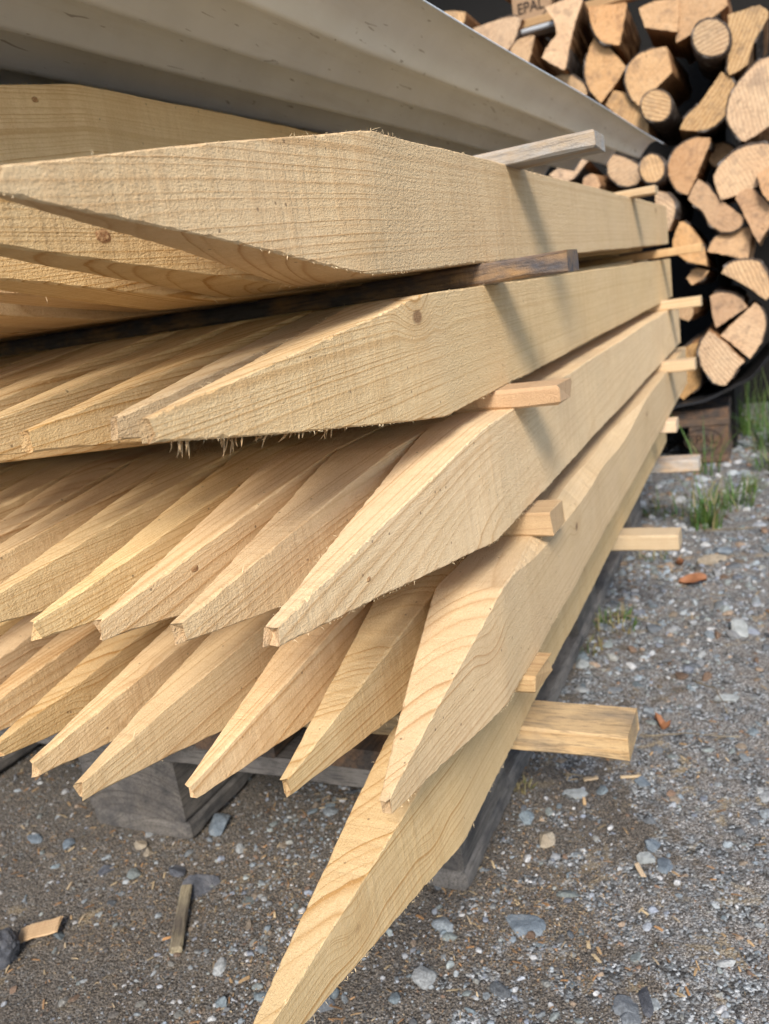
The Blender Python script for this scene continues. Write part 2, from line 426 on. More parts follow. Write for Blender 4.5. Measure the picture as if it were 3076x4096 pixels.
def stone_mat(name, a, b, c3, sc=60.0):
    k = NT(name)
    P, r1, r2, r3, r0 = k.coords()
    n = k.noise(P, sc, 6.0, 0.7); n2 = k.noise(P, sc * 8, 4.0, 0.7)
    c = k.ramp(n, [(0.32, a), (0.5, b), (0.68, c3)])
    c = k.mix(k.ramp(n2, [(0.5, 0.0), (0.68, 0.5)]), c, (a[0] * .4, a[1] * .4, a[2] * .4))
    return k.done(c, 0.85, k.bump(k.math('ADD', n, k.math('MULTIPLY', n2, .5)), 0.002, .8), 0.25)
M['st_blue'] = stone_mat('stone_bluegrey', (0.085, 0.105, 0.125), (0.15, 0.18, 0.21), (0.24, 0.27, 0.29))
M['st_pale'] = stone_mat('stone_pale', (0.17, 0.18, 0.18), (0.30, 0.32, 0.32), (0.45, 0.46, 0.45))
M['st_beige'] = stone_mat('stone_beige', (0.2, 0.165, 0.12), (0.31, 0.26, 0.195), (0.40, 0.35, 0.27))
M['st_dark'] = stone_mat('stone_dark', (0.035, 0.038, 0.045), (0.09, 0.095, 0.11), (0.17, 0.17, 0.18))
STONES = [
 # x, y, length, (sx,sy,sz), rot, lift, material, label
 (0.774, -0.139, 0.042, (1, .62, .62), 0.5, .30, 'st_pale', 'large angular white-grey stone lying apart on the gravel at the right'),
 (1.081, -0.086, 0.058, (1, .5, .32), 1.9, .3, 'st_beige', 'long flat grey-brown stone at the foot of the big grass tuft'),
 (1.138, -0.100, 0.045, (1, .7, .4), 1.2, .3, 'st_blue', 'blue-grey stone tucked behind the long flat stone near the grass tuft'),
 (0.257, 0.027, 0.024, (1, .75, .7), 0.3, .45, 'st_beige', 'beige pyramid-shaped stone right of the weathered pallet runner'),
 (0.270, -0.078, 0.021, (1, .8, .6), 0.9, .3, 'st_blue', 'round slate-blue stone, uppermost of three set close together'),
 (0.250, -0.074, 0.0165, (1, .85, .7), 2.0, .35, 'st_pale', 'small pale round stone between two slate-blue ones'),
 (0.245, -0.092, 0.020, (1, .8, .4), 0.2, .12, 'st_blue', 'flat slate-blue stone beside the small pale round one'),
 (0.140, 0.018, 0.037, (1, .72, .25), 1.5, .02, 'st_blue', 'wide flat blue-green stone bedded in sawdust in front of the pallet runner'),
 (0.087, -0.094, 0.031, (1, .45, .3), 0.45, .08, 'st_dark', 'long dark slate stone bedded in gravel near the bottom right corner'),
 (0.577, -0.133, 0.033, (1, .45, .35), 1.8, .12, 'st_pale', 'pale elongated stone right of the thick pale bearer end'),
 (0.640, 0.065, 0.022, (1, .8, .7), .6, .35, 'st_pale', 'small bluish-white stone beside the pallet edge'),
 (0.191, 0.388, 0.034, (1, .7, .5), .4, .3, 'st_blue', 'grey stone in the shade just right of the pallet block'),
 (0.141, 0.464, 0.020, (1, .6, .55), 1.6, .3, 'st_beige', 'tan stone touching the front foot of the pallet block'),
 (0.133, 0.445, 0.019, (1, .7, .45), .9, .2, 'st_beige', 'smaller tan stone lying below the tan stone at the pallet block'),
 (0.115, 0.391, 0.027, (1, .75, .35), 1.3, .1, 'st_dark', 'dark grey flat stone in front of the pallet block'),
 (0.099, 0.348, 0.046, (1, .8, .18), .5, .0, 'st_dark', 'big dark flat stone bedded flush in dirt behind the split stick'),
 (-0.034, 0.491, 0.043, (1, .8, .8), .2, .4, 'st_dark', 'black rough lump of stone cut by the left edge of the picture'),
 (0.123, 0.609, 0.030, (1, .5, .3), 1.7, .1, 'st_blue', 'flat grey stone in the dirt left of the pallet block'),
 (0.123, 0.557, 0.022, (1, .7, .4), 1.1, .15, 'st_blue', 'round blue-grey stone in the dirt near the pallet block'),
 (0.043, 0.433, 0.0075, (1, .7, .6), .3, .4, 'st_pale', 'tiny white pebble left of the split stick'),
 (0.377, -0.052, 0.021, (1, .7, .5), .8, .2, 'st_blue', 'blue-grey pebble in the open gravel below the thick bearer end'),
 (0.345, 0.013, 0.028, (1, .55, .4), 1.75, .2, 'st_pale', 'light grey flat pebble under the thick bearer end'),
 (0.100, 0.475, 0.020, (1, .7, .4), 2.4, .15, 'st_dark', 'dark pebble in the mulch between pallet block and split stick'),
]
for i, (x, y, L_, sc, rz, lift, m, lab) in enumerate(STONES):
    q = np.random.RandomState(100 + i)
    v = lump(ICO4[0], q, 0.22, 13) * (np.array(sc) * L_ / 2 * 1.15)
    o = mesh_obj('stone', v, ICO4[1].tolist(), M[m], loc=(x, y, float(ground_z(np.array(x), np.array(y))) + lift * sc[2] * L_ * .6), rot=(q.normal(0, .12), q.normal(0, .12), rz))
    tag(o, lab, 'stone', 'loose stones on the gravel')

# ---------------------------------------------------------------- boards and battens
def board(name, size, mat, loc, rot=None, parent=None, seed=0, cham=0.0016, step=0.03, bow=0.0, rough_end=0.0, twist=0.0, round_end=0.0):
    """a sawn piece, long axis X from 0 to size[0], Y centred, Z from 0 up; worn uneven edges"""
    q = random.Random(seed)
    L_, w_, h_ = size
    n = max(2, int(L_ / step))
    xs = [L_ * i / n for i in range(n + 1)]
    if round_end:
        xs = [round_end * (1 - math.cos(math.pi / 2 * k / 5)) for k in range(5)] + [x for x in xs if x > round_end * 1.05 or False]
        n = len(xs) - 1
    vs, fs = [], []
    for i in range(n + 1):
        x = xs[i]
        shr = 1.0
        if round_end and x < round_end: shr = math.sqrt(max(0.0, 1 - (1 - x / round_end) ** 2)) * .4 + .6
        bz = bow * math.sin(math.pi * i / n)
        by = twist * math.sin(2.3 * math.pi * i / n + seed)
        c = [cham * (0.5 + 1.3 * q.random()) for _ in range(4)]
        ring = [(-w_ / 2, c[0]), (-w_ / 2, h_ - c[1]), (-w_ / 2 + c[1], h_), (w_ / 2 - c[2], h_), (w_ / 2, h_ - c[2]), (w_ / 2, c[3]), (w_ / 2 - c[3], 0), (-w_ / 2 + c[0], 0)]
        for (y, z) in ring:
            ex = 0.0
            if i in (0, n): ex = q.uniform(-1, 1) * rough_end
            vs.append((x + ex, y * (1 - (1 - shr) * .6) + by, h_ * .5 + (z - h_ * .5) * shr + bz - (1 - shr) * h_ * .1))
    for i in range(n):
        for j in range(8):
            a, b = i * 8 + j, i * 8 + (j + 1) % 8
            fs.append((a, a + 8, b + 8, b))
    fs.append(tuple(range(8))); fs.append(tuple(n * 8 + 7 - j for j in range(8)))
    return mesh_obj(name, vs, fs, mat, parent, loc=loc, rot=rot)

RZ90 = math.pi / 2
def U(x, y, z): return (x * S, y * S, (z + ZG) * S)
def batten(x, yend, z, t, w, mat, label, seed, ylen=11.5, rot=0.0, name='spacer_batten', **kw):
    # lies across the pile: long axis points along +Y, front face at x
    o = board(name, (ylen * S, w * S, t * S), mat, U(x + w / 2, yend, z), (0, 0, RZ90 + rot), None, seed, **kw)
    return tag(o, label, 'batten', 'spacer battens between the layers of stakes')
batten(3.36, -.91, .955, .165, .62, M['batten_grey'], 'weathered grey batten jutting out on top of the uppermost full stake, near the sheet', 1, rough_end=.001)
batten(2.2, -.80, -.187, .195, .5, M['batten_bark'], 'dark bark-stained batten squeezed between first and second layer of stakes', 2, rough_end=.0005)
batten(2.2, -.61, -1.388, .19, .5, M['batten_orange'], 'orange-brown batten end under the second layer, near the viewer', 3, rough_end=.002, cham=.0022)
batten(2.36, -.38, -2.752, .255, .5, M['batten_orange'], 'short brown batten end with torn fibres, between third and fourth layer', 4, rough_end=.0016)
batten(1.25, -.37, -3.952, .185, .55, M['batten_orange'], 'broken stubby batten end low down between fourth and lowest layer', 5, rough_end=.003)
batten(12.0, -.47, .99, .15, .5, M['batten_pale'], 'small pale batten near the far end on top of the uppermost full stake', 6)
batten(16.3, -.95, -.225, .19, .5, M['batten_orange'], 'far reddish batten between first and second layer, in front of firewood', 7)
batten(15.95, -.9, -1.475, .23, .5, M['batten_pale'], 'far pinkish batten end below the second layer, against the firewood', 8)
batten(14.1, -.85, -2.745, .24, .5, M['batten_pale'], 'far yellow batten jutting out between third and fourth layer', 9)
batten(13.2, -.475, -3.945, .25, .55, M['batten_pale'], 'far short yellow batten end under the fourth layer, before the pallet stamp', 10)
g = 'bearers between the pallet and the lowest layer'
for (x, ye, w, m, lab, sd) in ((2.3, -.98, .64, 'bearer', 'thick pale bearer with worn top sticking out lowest and nearest to the viewer', 12),
                               (9.05, -.845, .5, 'batten_pale', 'clean pale bearer end sticking out halfway along the pallet', 13),
                               (14.8, -.77, .6, 'batten_grey', 'grey-brown bearer end sticking out at the far end above the gravel', 14)):
    o = batten(x, ye, -5.25, .296, w, M[m], lab, sd, ylen=10.5, bow=(0.0 if sd != 12 else 0.0), rough_end=.0008)
    o.name = 'bearer_batten'; o['category'] = 'bearer'; o['group'] = g

# ---------------------------------------------------------------- pallets
def pallet(x0, y0, z0, label, mat, lx=1.2, ly=0.8, seed=0, stamp=None, rotz=0.0):
    root = empty('wooden_pallet', (x0, y0, z0)); root.rotation_euler = (0, 0, rotz)
    tag(root, label, 'pallet')
    ys = [(0, .1), (ly / 2 - .0725, .145), (ly - .1, .1)]
    xs = [(0, .145), (lx / 2 - .0725, .145), (lx - .145, .145)]
    s = seed * 50
    for (y, w) in ys:
        s += 1
        board('bottom_board', (lx, w, .022), mat, (0.0, y + w / 2, 0), None, root, s, cham=.004, twist=.0008, round_end=.007, step=.02)
        for (x, l) in xs:
            s += 1
            b = board('block', (l - .004, w - .004, .078 - .002), mat, (x + .002, y + w / 2, .023), None, root, s, cham=.002)
    for (x, l) in xs:
        s += 1
        board('stringer_board', (ly, l, .022), mat, (x + l / 2, 0, .1), (0, 0, RZ90), root, s, cham=.002)
    for (y, w) in [(0, .145), (.19, .1), (ly / 2 - .0725, .145), (ly - .29, .1), (ly - .145, .145)]:
        s += 1
        board('deck_board', (lx, w, .0215), M['pallet_brown'] if mat is M['pallet'] else mat, (0, y + w / 2, .1225), None, root, s, cham=.0025)
    return root
pallet(1.95 * S, .93 * S, 0.001, 'weathered grey pallet carrying the pile of pointed stakes', M['pallet'], seed=1)

# ---------------------------------------------------------------- pointed stakes
SPL = (-2.9, -2.55, -2.25, -1.98, -1.67)
def stake(x0, y0, z0, tip, w=.62, h=1.0, xe=18.2, sl_=0.0, sy=0.0, slant=0.0, detail=False, seed=0, label='', wane=None, tipw=.06, tiph=.13, splinters=0, group='', knots=()):
    """x0,y0,z0: lower right corner where the point begins; tip: middle of the blunt tip (all in stakes)"""
    q = random.Random(seed)
    if tip is None: tip = (x0 - 3.0, y0 + w / 2, z0 + h / 2)
    tx = tip[0] - x0
    ty, tz = tip[1] - y0 - sy * tx, tip[2] - z0 - sl_ * tx
    xs = []
    x = tx
    st = .045 if detail else .10
    while x < 2.0: xs.append(x); x += st
    while x < xe: xs.append(x); x += (.10 if detail else .3) if x < 9 else .5
    xs.append(xe)
    vs, fs = [], []
    ph = [q.uniform(0, 6.28) for _ in range(8)]
    corners = [[], [], [], []]
    for i, x in enumerate(xs):
        t = max(0.0, x / tx) if x < 0 else 0.0
        e = max(0.0, (math.sqrt((t - .03) ** 2 + .0016) + (t - .03)) / 2 - .0107) * 1.04 if t > 0 else 0.0
        e = min(e, 1.0)
        y1 = e * (ty - tipw / 2); y2 = w + e * (ty + tipw / 2 - w)
        zz1 = e * (tz - tiph / 2); zz2 = h + e * (tz + tiph / 2 - h)
        wob = .004 * math.sin(x * 1.3 + ph[0]) + .0025 * math.sin(x * 4.1 + ph[1])
        wo2 = .004 * math.sin(x * 1.1 + ph[2]) + .0025 * math.sin(x * 3.7 + ph[3])
        y1 += wob; y2 += wob; zz1 += wo2; zz2 += wo2
        cc = []
        for k in range(4):
            c = .005 + .006 * abs(q.gauss(0, 1)) + (.010 * q.random() if q.random() < .05 else 0)
            cc.append(min(c, .3 * (zz2 - zz1), .3 * (y2 - y1)))
        if wane: cc[1] = max(cc[1], wane(x) * (1 + .12 * math.sin(x * 2.2)) + q.uniform(-.006, .006) * (wane(x) > 0))
        fall = math.exp(-(x / 1.2) ** 2) * slant
        ring = [(y1, zz1 + cc[0]), (y1, zz2 - cc[1]), (y1 + cc[1], zz2), (y2 - cc[2], zz2), (y2, zz2 - cc[2]), (y2, zz1 + cc[3]), (y2 - cc[3], zz1), (y1 + cc[0], zz1)]
        for (y, z) in ring:
            xx = x + fall * ((z - h / 2) / h)
            if i == 0: xx += q.uniform(-.05, .03)
            if i == len(xs) - 1: xx += q.uniform(-.004, .004)
            vs.append((xx, y, z))
        for k, (y, z, ny_, nz_) in enumerate(((y1, zz1, -1, -1), (y1, zz2, -1, 1), (y2, zz2, 1, 1), (y2, zz1, 1, -1))):
            corners[k].append((x + fall * ((z - h / 2) / h), y, z, ny_, nz_))
    n = len(xs)
    for i in range(n - 1):
        for j in range(8):
            a, b = i * 8 + j, i * 8 + (j + 1) % 8
            fs.append((a, a + 8, b + 8, b))
    # torn blunt tip: a small crater of fibres
    c0 = len(vs)
    vs.append((tx + .05, ty + q.uniform(-.02, .02), tz + q.uniform(-.03, .03)))
    for j in range(8): fs.append((j, (j + 1) % 8, c0))
    ntip = len(fs)
    fs.append(tuple((n - 1) * 8 + 7 - j for j in range(8)))
    mi = [0] * (ntip - 8) + [2] * 8 + [2]
    # loose fibres standing off the sawn edges
    def sliver(p, d, L_, wd, mt=1):
        a = Vector(p); d = Vector(d).normalized()
        s_ = d.cross(Vector((q.gauss(0, 1), q.gauss(0, 1), q.gauss(0, 1)))).normalized() * wd
        b = len(vs)
        bend = Vector((q.gauss(0, .2), q.gauss(0, .2), q.gauss(0, .2))) * L_
        u_ = d.cross(s_).normalized() * wd
        m_ = a + d * L_ * .55 + bend * .3
        e_ = a + d * L_ + bend
        for pt in (a + s_, a - s_ * .5 + u_, a - s_ * .5 - u_, m_ + s_ * .8, m_ - s_ * .4 + u_ * .8, m_ - s_ * .4 - u_ * .8, e_): vs.append(tuple(pt))
        for (i_, j_) in ((0, 1), (1, 2), (2, 0)):
            fs.append((b + i_, b + j_, b + 3 + j_, b + 3 + i_)); fs.append((b + 3 + i_, b + 3 + j_, b + 6))
            mi.extend((mt, mt))
    nf = 260 if detail else 30
    clumps = [q.random() for _ in range(9)]
    for k in range(4):
        if not detail and k in (2, 3): continue
        for _ in range(nf if k != 2 else nf // 3):
            i = int(q.random() ** 1.0 * (n - 2)) if not detail else int(q.random() * min(n - 2, 150))
            if math.sin(i * .31 + k * 2 + ph[4]) + math.sin(i * .083 + ph[5]) < q.uniform(-.6, 1.3): continue
            x, y, z, ny_, nz_ = corners[k][i]
            d = (q.uniform(-1.6, .6), ny_ * q.uniform(.0, .8), nz_ * q.uniform(.0, .8))
            sliver((x, y, z), d, q.choice((.008, .011, .014, .02, .03)) * (2.4 if q.random() < .05 else 1), q.uniform(.0008, .0022))
    if splinters:          # torn fibre bundles hanging from the lower edge
        for (xx, nn_, ll) in ((SPL[0], 7, .17), (SPL[1], 9, .22), (SPL[2], 6, .11), (SPL[3], 6, .13), (SPL[4], 7, .16), (SPL[4] + .25, 3, .06), (-2.6, 3, .05)):
            i = min(range(n), key=lambda m: abs(xs[m] - xx))
            x, y, z, _, _ = corners[0][i]
            lean = q.uniform(-1.5, -.5)
            for _ in range(nn_):
                sliver((x + q.gauss(0, .045), y + .02 + q.uniform(0.0, .10), z + .008), (lean + q.gauss(0, .28), q.gauss(-.1, .25), -1), ll * q.uniform(.2, .75), q.uniform(.003, .010), 2)
    V = [(a * S, b * S, c * S) for a, b, c in vs]
    o = mesh_obj('pointed_stake', V, fs, [M['spruce'], M['fibre'], M['tip']], mat_idx=mi, loc=U(x0, y0, z0), rot=(0, -math.atan(sl_), math.atan(sy)))
    def face(x):       # the right-hand face of the piece at station x
        t = max(0.0, x / tx) if x < 0 else 0.0
        e = max(0.0, (math.sqrt((t - .03) ** 2 + .0016) + (t - .03)) / 2 - .0107) * 1.04 if t > 0 else 0.0
        w1 = .004 * math.sin(x * 1.3 + ph[0]) + .0025 * math.sin(x * 4.1 + ph[1])
        return e * (ty - tipw / 2) + w1
    for (kx, kz, kr) in knots:
        kv, kf = [(kx, face(kx) - .005, kz * h)], []
        for rr_ in (.6, 1.0):
            for j in range(14):
                a = j / 14 * 6.2832; r_ = kr * rr_ * (1 + q.gauss(0, .06))
                px = kx + 1.5 * r_ * math.cos(a)
                kv.append((px, face(px) - (.005 if rr_ < 1 else .001), kz * h + r_ * math.sin(a)))
        for j in range(14):
            j2 = (j + 1) % 14
            kf.append((0, 1 + j, 1 + j2)); kf.append((1 + j, 15 + j, 15 + j2, 1 + j2))
        mesh_obj('knot', [(a * S, b * S, c * S) for a, b, c in kv], kf, M['knot'], o)
    return tag(o, label, 'stake', group)

ORD = ['', 'second', 'third', 'fourth', 'fifth', 'sixth', 'seventh', 'eighth', 'ninth', 'tenth', 'eleventh', 'twelfth', 'thirteenth']
KN = {(0, 1): ((-1.7, .40, .036),), (-2.426, 2): ((-2.0, .60, .024),), (-2.426, 4): ((-1.2, .45, .03),), (-3.761, 3): ((-1.0, .22, .035),), (-1.187, 3): ((-1.3, .5, .03),)}
def row(n, first_label, name, group, x0, y0, z0, w, h, tips=None, tipx=None, seed=0, jx=.25, start=1):
    q = random.Random(seed)
    for k in range(start, n):
        y = y0 + k * (w + .012)
        if tips and k < len(tips): tp = tips[k]
        else:
            tp = (tipx + q.uniform(-jx, jx), y + w / 2 + q.uniform(-.03, .03), z0 + h / 2 + q.uniform(-.05, .05))
        stake(tp[0] + 3.0 + q.uniform(-.15, .15), y, z0 + q.uniform(-.012, .012), tp, w, h * q.uniform(.985, 1.0), 18.2 + q.uniform(-.4, .3),
              q.uniform(-.001, .001), 0, q.uniform(-.2, .2), False, seed * 40 + k, name % ORD[k], group=group, knots=KN.get((z0, k), ()))

G1, G2, G3, G4, G5, G0 = ('stakes of the first full layer', 'stakes of the second layer', 'stakes of the third layer', 'stakes of the fourth layer', 'stakes of the lowest layer', 'stakes of the shaded layer under the sheet')
# layer 1
stake(0, 0, 0, (-2.95, .31, .50), .62, .95, 18.36, .005, 0, .30, True, 1, 'uppermost fully lit stake, its blunt point reaching the left edge of the picture', group=G1, tiph=.105)
row(13, '', '%s stake from the right in the first lit layer, seen from below', G1, 0, 0, 0, .62, .95, tipx=-2.9, seed=1)
# layer 2
stake(.79, .0, -1.187, (-2.39, .31, -.62), .62, 1.0, 21.0 - 3.2, -.006, 0, -.28, True, 2, 'right-hand stake of the second layer, directly under the dark stained batten', splinters=26, group=G2, tiph=.125, tipw=.035)
row(13, '', '%s stake from the right in the second layer, under the dark batten', G2, .8, 0, -1.187, .62, 1.0, tips=[0, (-1.96, .93, -.653), (-2.02, 1.55, -.676)], tipx=-2.1, seed=2)
# layer 3
stake(1.41, -.157, -2.426, (-1.95, .15, -1.908), .60, 1.045, 17.03, -.006, 0, .18, True, 3, 'broad right-hand stake of the third layer with brightly lit upper slope and torn brown tip', group=G3, tiph=.115, tipw=.085, knots=((-2.35, .44, .018),))
row(13, '', '%s stake from the right in the third layer, point jutting over the fourth', G3, 1.4, -.157, -2.426, .61, 1.03, tips=[0, (-2.0, .77, -1.888), (-2.0, 1.39, -1.895), (-1.954, 2.01, -1.944)], tipx=-2.0, seed=3, jx=.15)
# layer 4
stake(.87, -.272, -3.761, (-1.2, .035, -3.524), .63, 1.006, 17.6, .006, 0, .2, True, 4, 'right-hand stake of the fourth layer with bark-edged corner, pointing lowest but one',
      wane=lambda x: 0.0 if x < .3 else (.17 * min(1, (x - .3) / 1.6) if x < 7.5 else .17 * max(0, 1 - (x - 7.5) / 2)), group=G4, tiph=.13, tipw=.07)
row(13, '', '%s stake from the right in the fourth layer, hanging over the pallet front', G4, .9, -.272, -3.761, .65, 1.0, tips=[0, (-1.367, .72, -3.36), (-1.578, 1.38, -3.345), (-1.934, 2.03, -3.182), (-1.744, 2.69, -3.204)], tipx=-1.75, seed=4)
# layer 5
stake(.44, .164, -4.952, (-2.75, .47, -4.44), .62, 1.0, 16.4, .003, 0, .1, True, 5, 'lowest single stake pointing down out of the bottom of the picture', group=G5)
for k, y in enumerate((7.6, 8.25, 8.9)):
    stake(4.6, y, -4.952, None, .62, 1.0, 13.5, 0, 0, 0, False, 70 + k, ['first', 'second', 'third'][k] + ' of three stakes set back in shade on the pallet', group=G5)
# shaded layer on top, set back to the left
for k in range(5):
    y = 3.5 + k * .64
    stake(1.35 + .2 * (k % 2) * (k > 0), y, 1.23, None, .62, 1.0, 16.5, .012, 0, 0, k == 0, 80 + k, 'shaded stake lying highest of all under the corrugated sheet' if k == 0 else '%s shaded stake from the right beneath the corrugated sheet' % ORD[k], group=G0, knots=((-.6, .80, .026),) if k == 0 else ())

# ---------------------------------------------------------------- corrugated sheet
def sheet_material():
    k = NT('sheet_underside')
    tc = k.n('ShaderNodeTexCoord'); P = tc.outputs['Object']
    a = k.noise(P, 9.0, 4.0, 0.6); b = k.noise(P, 120.0, 4.0, 0.7)
    c = k.mix(k.ramp(a, [(0.35, 0.0), (0.7, 1.0)]), (0.66, 0.70, 0.73), (0.57, 0.60, 0.615))
    spots = k.vor(k.vmath('ADD', P, (3.1, .2, 0)), 55.0)
    c = k.mix(k.math('MULTIPLY', k.ramp(spots, [(0.05, 1.0), (0.11, 0.0)]), k.ramp(k.noise(P, 30.0, 2.0), [(0.5, 0.0), (0.6, 0.6)])), c, (0.12, 0.105, 0.085))
    scr = k.noise(k.vmath('MULTIPLY', P, (30, 260, 260)), 1.0, 1.0, 0.5, 0.8)
    c = k.mix(k.math('MULTIPLY', k.ramp(scr, [(0.715, 0.0), (0.74, 1.0)]), 0.55), c, (0.10, 0.09, 0.08))
    smear = k.noise(k.vmath('MULTIPLY', P, (4, 60, 60)), 1.0, 4.0, 0.7)
    c = k.mix(k.math('MULTIPLY', k.ramp(smear, [(0.5, 0.0), (0.75, 1.0)]), 0.2), c, (0.36, 0.32, 0.26))
    return k.done(c, 0.55, k.bump(k.math('ADD', a, k.math('MULTIPLY', b, .1)), 0.002, .5), 0.35)
M['sheet'] = sheet_material()
M['sheet_top'] = NT('sheet_weather_side').done((.11, .112, .118), .6)
def build_sheet():
    X0, X1, PITCH, AMP, T = -4.6, 18.8, .86, .19, .022
    nx_, per, ncor = 60, 20, 12
    js = np.arange(-16, per * ncor)          # -10: a little under three quarters of a wave beyond the first trough
    vs = []
    for lay in (0, 1):
        for i in range(nx_ + 1):
            x = X0 + (X1 - X0) * i / nx_
            yt = 1.80 - .068 * (x - 2) + .02 * math.sin(x * .5)
            for j in js:
                u_ = j / per
                y = yt + u_ * PITCH * (1 if u_ > 0 else 1.0 + .36 * max(0., min(1.2, (18.8 - x) / 15.5)))
                z = 2.60 - .0135 * x + 2 * AMP * math.sqrt(math.sin(math.pi * u_) ** 2 + .004) + .012 * math.sin(x * .6 + y)
                z += -.03 * math.sin(math.pi * (x + 2.6) / 21.4)
                vs.append((x, y, z + lay * T))
    nj = len(js); N = (nx_ + 1) * nj
    f, mi = [], []
    for i in range(nx_):
        for j in range(nj - 1):
            a = i * nj + j
            mi += [0, 1]
            f.append((a, a + 1, a + nj + 1, a + nj)); f.append((N + a, N + a + nj, N + a + nj + 1, N + a + 1))
        a = i * nj
        f.append((a, a + nj, N + a + nj, N + a)); a += nj - 1
        f.append((a, N + a, N + a + nj, a + nj))
    for j in range(nj - 1):
        a = j; f.append((a, N + a, N + a + 1, a + 1))
        a = nx_ * nj + j; f.append((a, a + 1, N + a + 1, N + a))
    o = mesh_obj('corrugated_sheet', [((x - 1) * S, (y - 1) * S, (z - 2.4) * S) for x, y, z in vs], f, [M['sheet'], M['sheet_top']], mat_idx=mi + [1] * (len(f) - len(mi)), loc=U(1, 1, 2.4), smooth=True)
    return tag(o, 'dusty off-white corrugated roofing sheet covering the pile of stakes', 'roofing sheet')
build_sheet()

# ---------------------------------------------------------------- firewood
def endgrain(name):
    k = NT(name)
    P, r1, r2, r3, r0 = k.coords()
    off = k.n('ShaderNodeCombineXYZ'); k.l(k.math('MULTIPLY', r1, 9.0), off.inputs[0]); k.l(k.math('MULTIPLY', r2, 7.0), off.inputs[1]); k.l(k.math('MULTIPLY', r3, 5.0), off.inputs[2])
    Po = k.vmath('ADD', P, off.outputs[0])
    sx = k.n('ShaderNodeSeparateXYZ'); k.l(P, sx.inputs[0])
    yy = k.math('ADD', sx.outputs[1], k.math('MULTIPLY_ADD', r1, .08, -.04)); zz = k.math('ADD', sx.outputs[2], k.math('MULTIPLY_ADD', r2, .08, -.04))
    d = k.math('SQRT', k.math('ADD', k.math('MULTIPLY', yy, yy), k.math('MULTIPLY', zz, zz)))
    d = k.math('ADD', d, k.math('MULTIPLY', k.noise(Po, 18.0, 3.0), .012))
    ring = k.ramp(k.math('FRACT', k.math('MULTIPLY', d, 190.0)), [(0, 0.0), (.6, .3), (.9, 1.0), (1.0, 0.2)])
    ang = k.math('MULTIPLY', r3, 3.1416)
    u_ = k.math('ADD', k.math('MULTIPLY', sx.outputs[1], k.math('COSINE', ang)), k.math('MULTIPLY', sx.outputs[2], k.math('SINE', ang)))
    strip = k.math('SINE', k.math('ADD', k.math('MULTIPLY', u_, 720.0), k.math('MULTIPLY', k.noise(Po, 22.0, 2.0), 9.0)))
    st = k.math('MULTIPLY', k.math('MULTIPLY_ADD', strip, .5, .5), k.ramp(r1, [(0.45, 0.12), (.85, 0.9)]))
    m1 = k.noise(Po, 11.0, 4.0, .6); m2 = k.noise(Po, 160.0, 4.0, .7)
    c = k.mix(m1, (0.48, 0.275, 0.125), (0.66, 0.455, 0.245))
    c = k.mix(k.math('MULTIPLY', ring, .5), c, (0.24, 0.115, 0.05))
    c = k.mix(k.math('MULTIPLY', st, .6), c, (0.22, 0.105, 0.045))
    rad = k.n('ShaderNodeMath', operation='ARCTAN2'); k.l(zz, rad.inputs[0]); k.l(yy, rad.inputs[1])
    rv = k.n('ShaderNodeCombineXYZ'); k.l(k.math('MULTIPLY', rad.outputs[0], 3.2), rv.inputs[0]); k.l(k.math('MULTIPLY', d, 9.0), rv.inputs[1]); k.l(k.math('MULTIPLY', r2, 40.0), rv.inputs[2])
    rk = k.noise(rv.outputs[0], 1.6, 2.0, .5)
    c = k.mix(k.ramp(rk, [(.488, 0.), (.5, .75), (.512, 0.)]), c, (0.05, 0.028, 0.016))
    c = k.mix(k.math('MULTIPLY', k.ramp(m2, [(.5, 0.), (.7, 1.)]), .35), c, (0.62, 0.46, 0.29))
    c = k.mix(k.math('MULTIPLY', k.ramp(k.noise(Po, 30.0, 5.0, .7), [(.52, 0.), (.66, 1.)]), .6), c, (0.19, 0.125, 0.08))
    # drying cracks that run outwards
    crk = k.noise(k.vmath('MULTIPLY', Po, (10, 26, 90)), 1.0, 2.0, .5, .6)
    c = k.mix(k.math('MULTIPLY', k.ramp(crk, [(.485, 0.), (.5, 1.), (.515, 0.)]), .35), c, (0.06, 0.03, 0.02))
    hv = k.n('ShaderNodeHueSaturation')
    k.put(hv.inputs['Hue'], k.math('MULTIPLY_ADD', r1, .014, .491)); k.put(hv.inputs['Saturation'], k.math('MULTIPLY_ADD', r2, .3, .8)); k.put(hv.inputs['Value'], k.math('MULTIPLY_ADD', r3, .3, .85))
    k.l(c, hv.inputs['Color'])
    return k.done(hv.outputs[0], .85, k.bump(k.math('ADD', k.math('MULTIPLY', st, .7), m2), .0012, .8), .15)
M['end'] = endgrain('firewood_end')
def split_mat():
    k = NT('firewood_split')
    P, r1, r2, r3, r0 = k.coords()
    n = k.noise(k.vmath('MULTIPLY', P, (8, 90, 90)), 1.0, 5.0, .65); m = k.noise(P, 12.0, 3.0)
    c = k.mix(n, (0.16, 0.075, 0.035), (0.46, 0.26, 0.12))
    c = k.mix(k.ramp(m, [(.45, 0.), (.7, .6)]), c, (0.2, 0.1, 0.05))
    return k.done(c, .85, k.bump(n, .005, 1.0), .15)
M['split'] = split_mat()
def bark_mat():
    k = NT('firewood_bark')
    P, r1, r2, r3, r0 = k.coords()
    n = k.noise(k.vmath('MULTIPLY', P, (40, 90, 90)), 1.0, 5.0, .7); m = k.noise(P, 30.0, 4.0)
    c = k.mix(n, (0.025, 0.018, 0.014), (0.13, 0.10, 0.08))
    c = k.mix(k.ramp(m, [(.55, 0.), (.68, .8)]), c, (0.24, 0.22, 0.20))
    return k.done(c, .9, k.bump(n, .006, 1.0), .1)
M['bark'] = bark_mat()
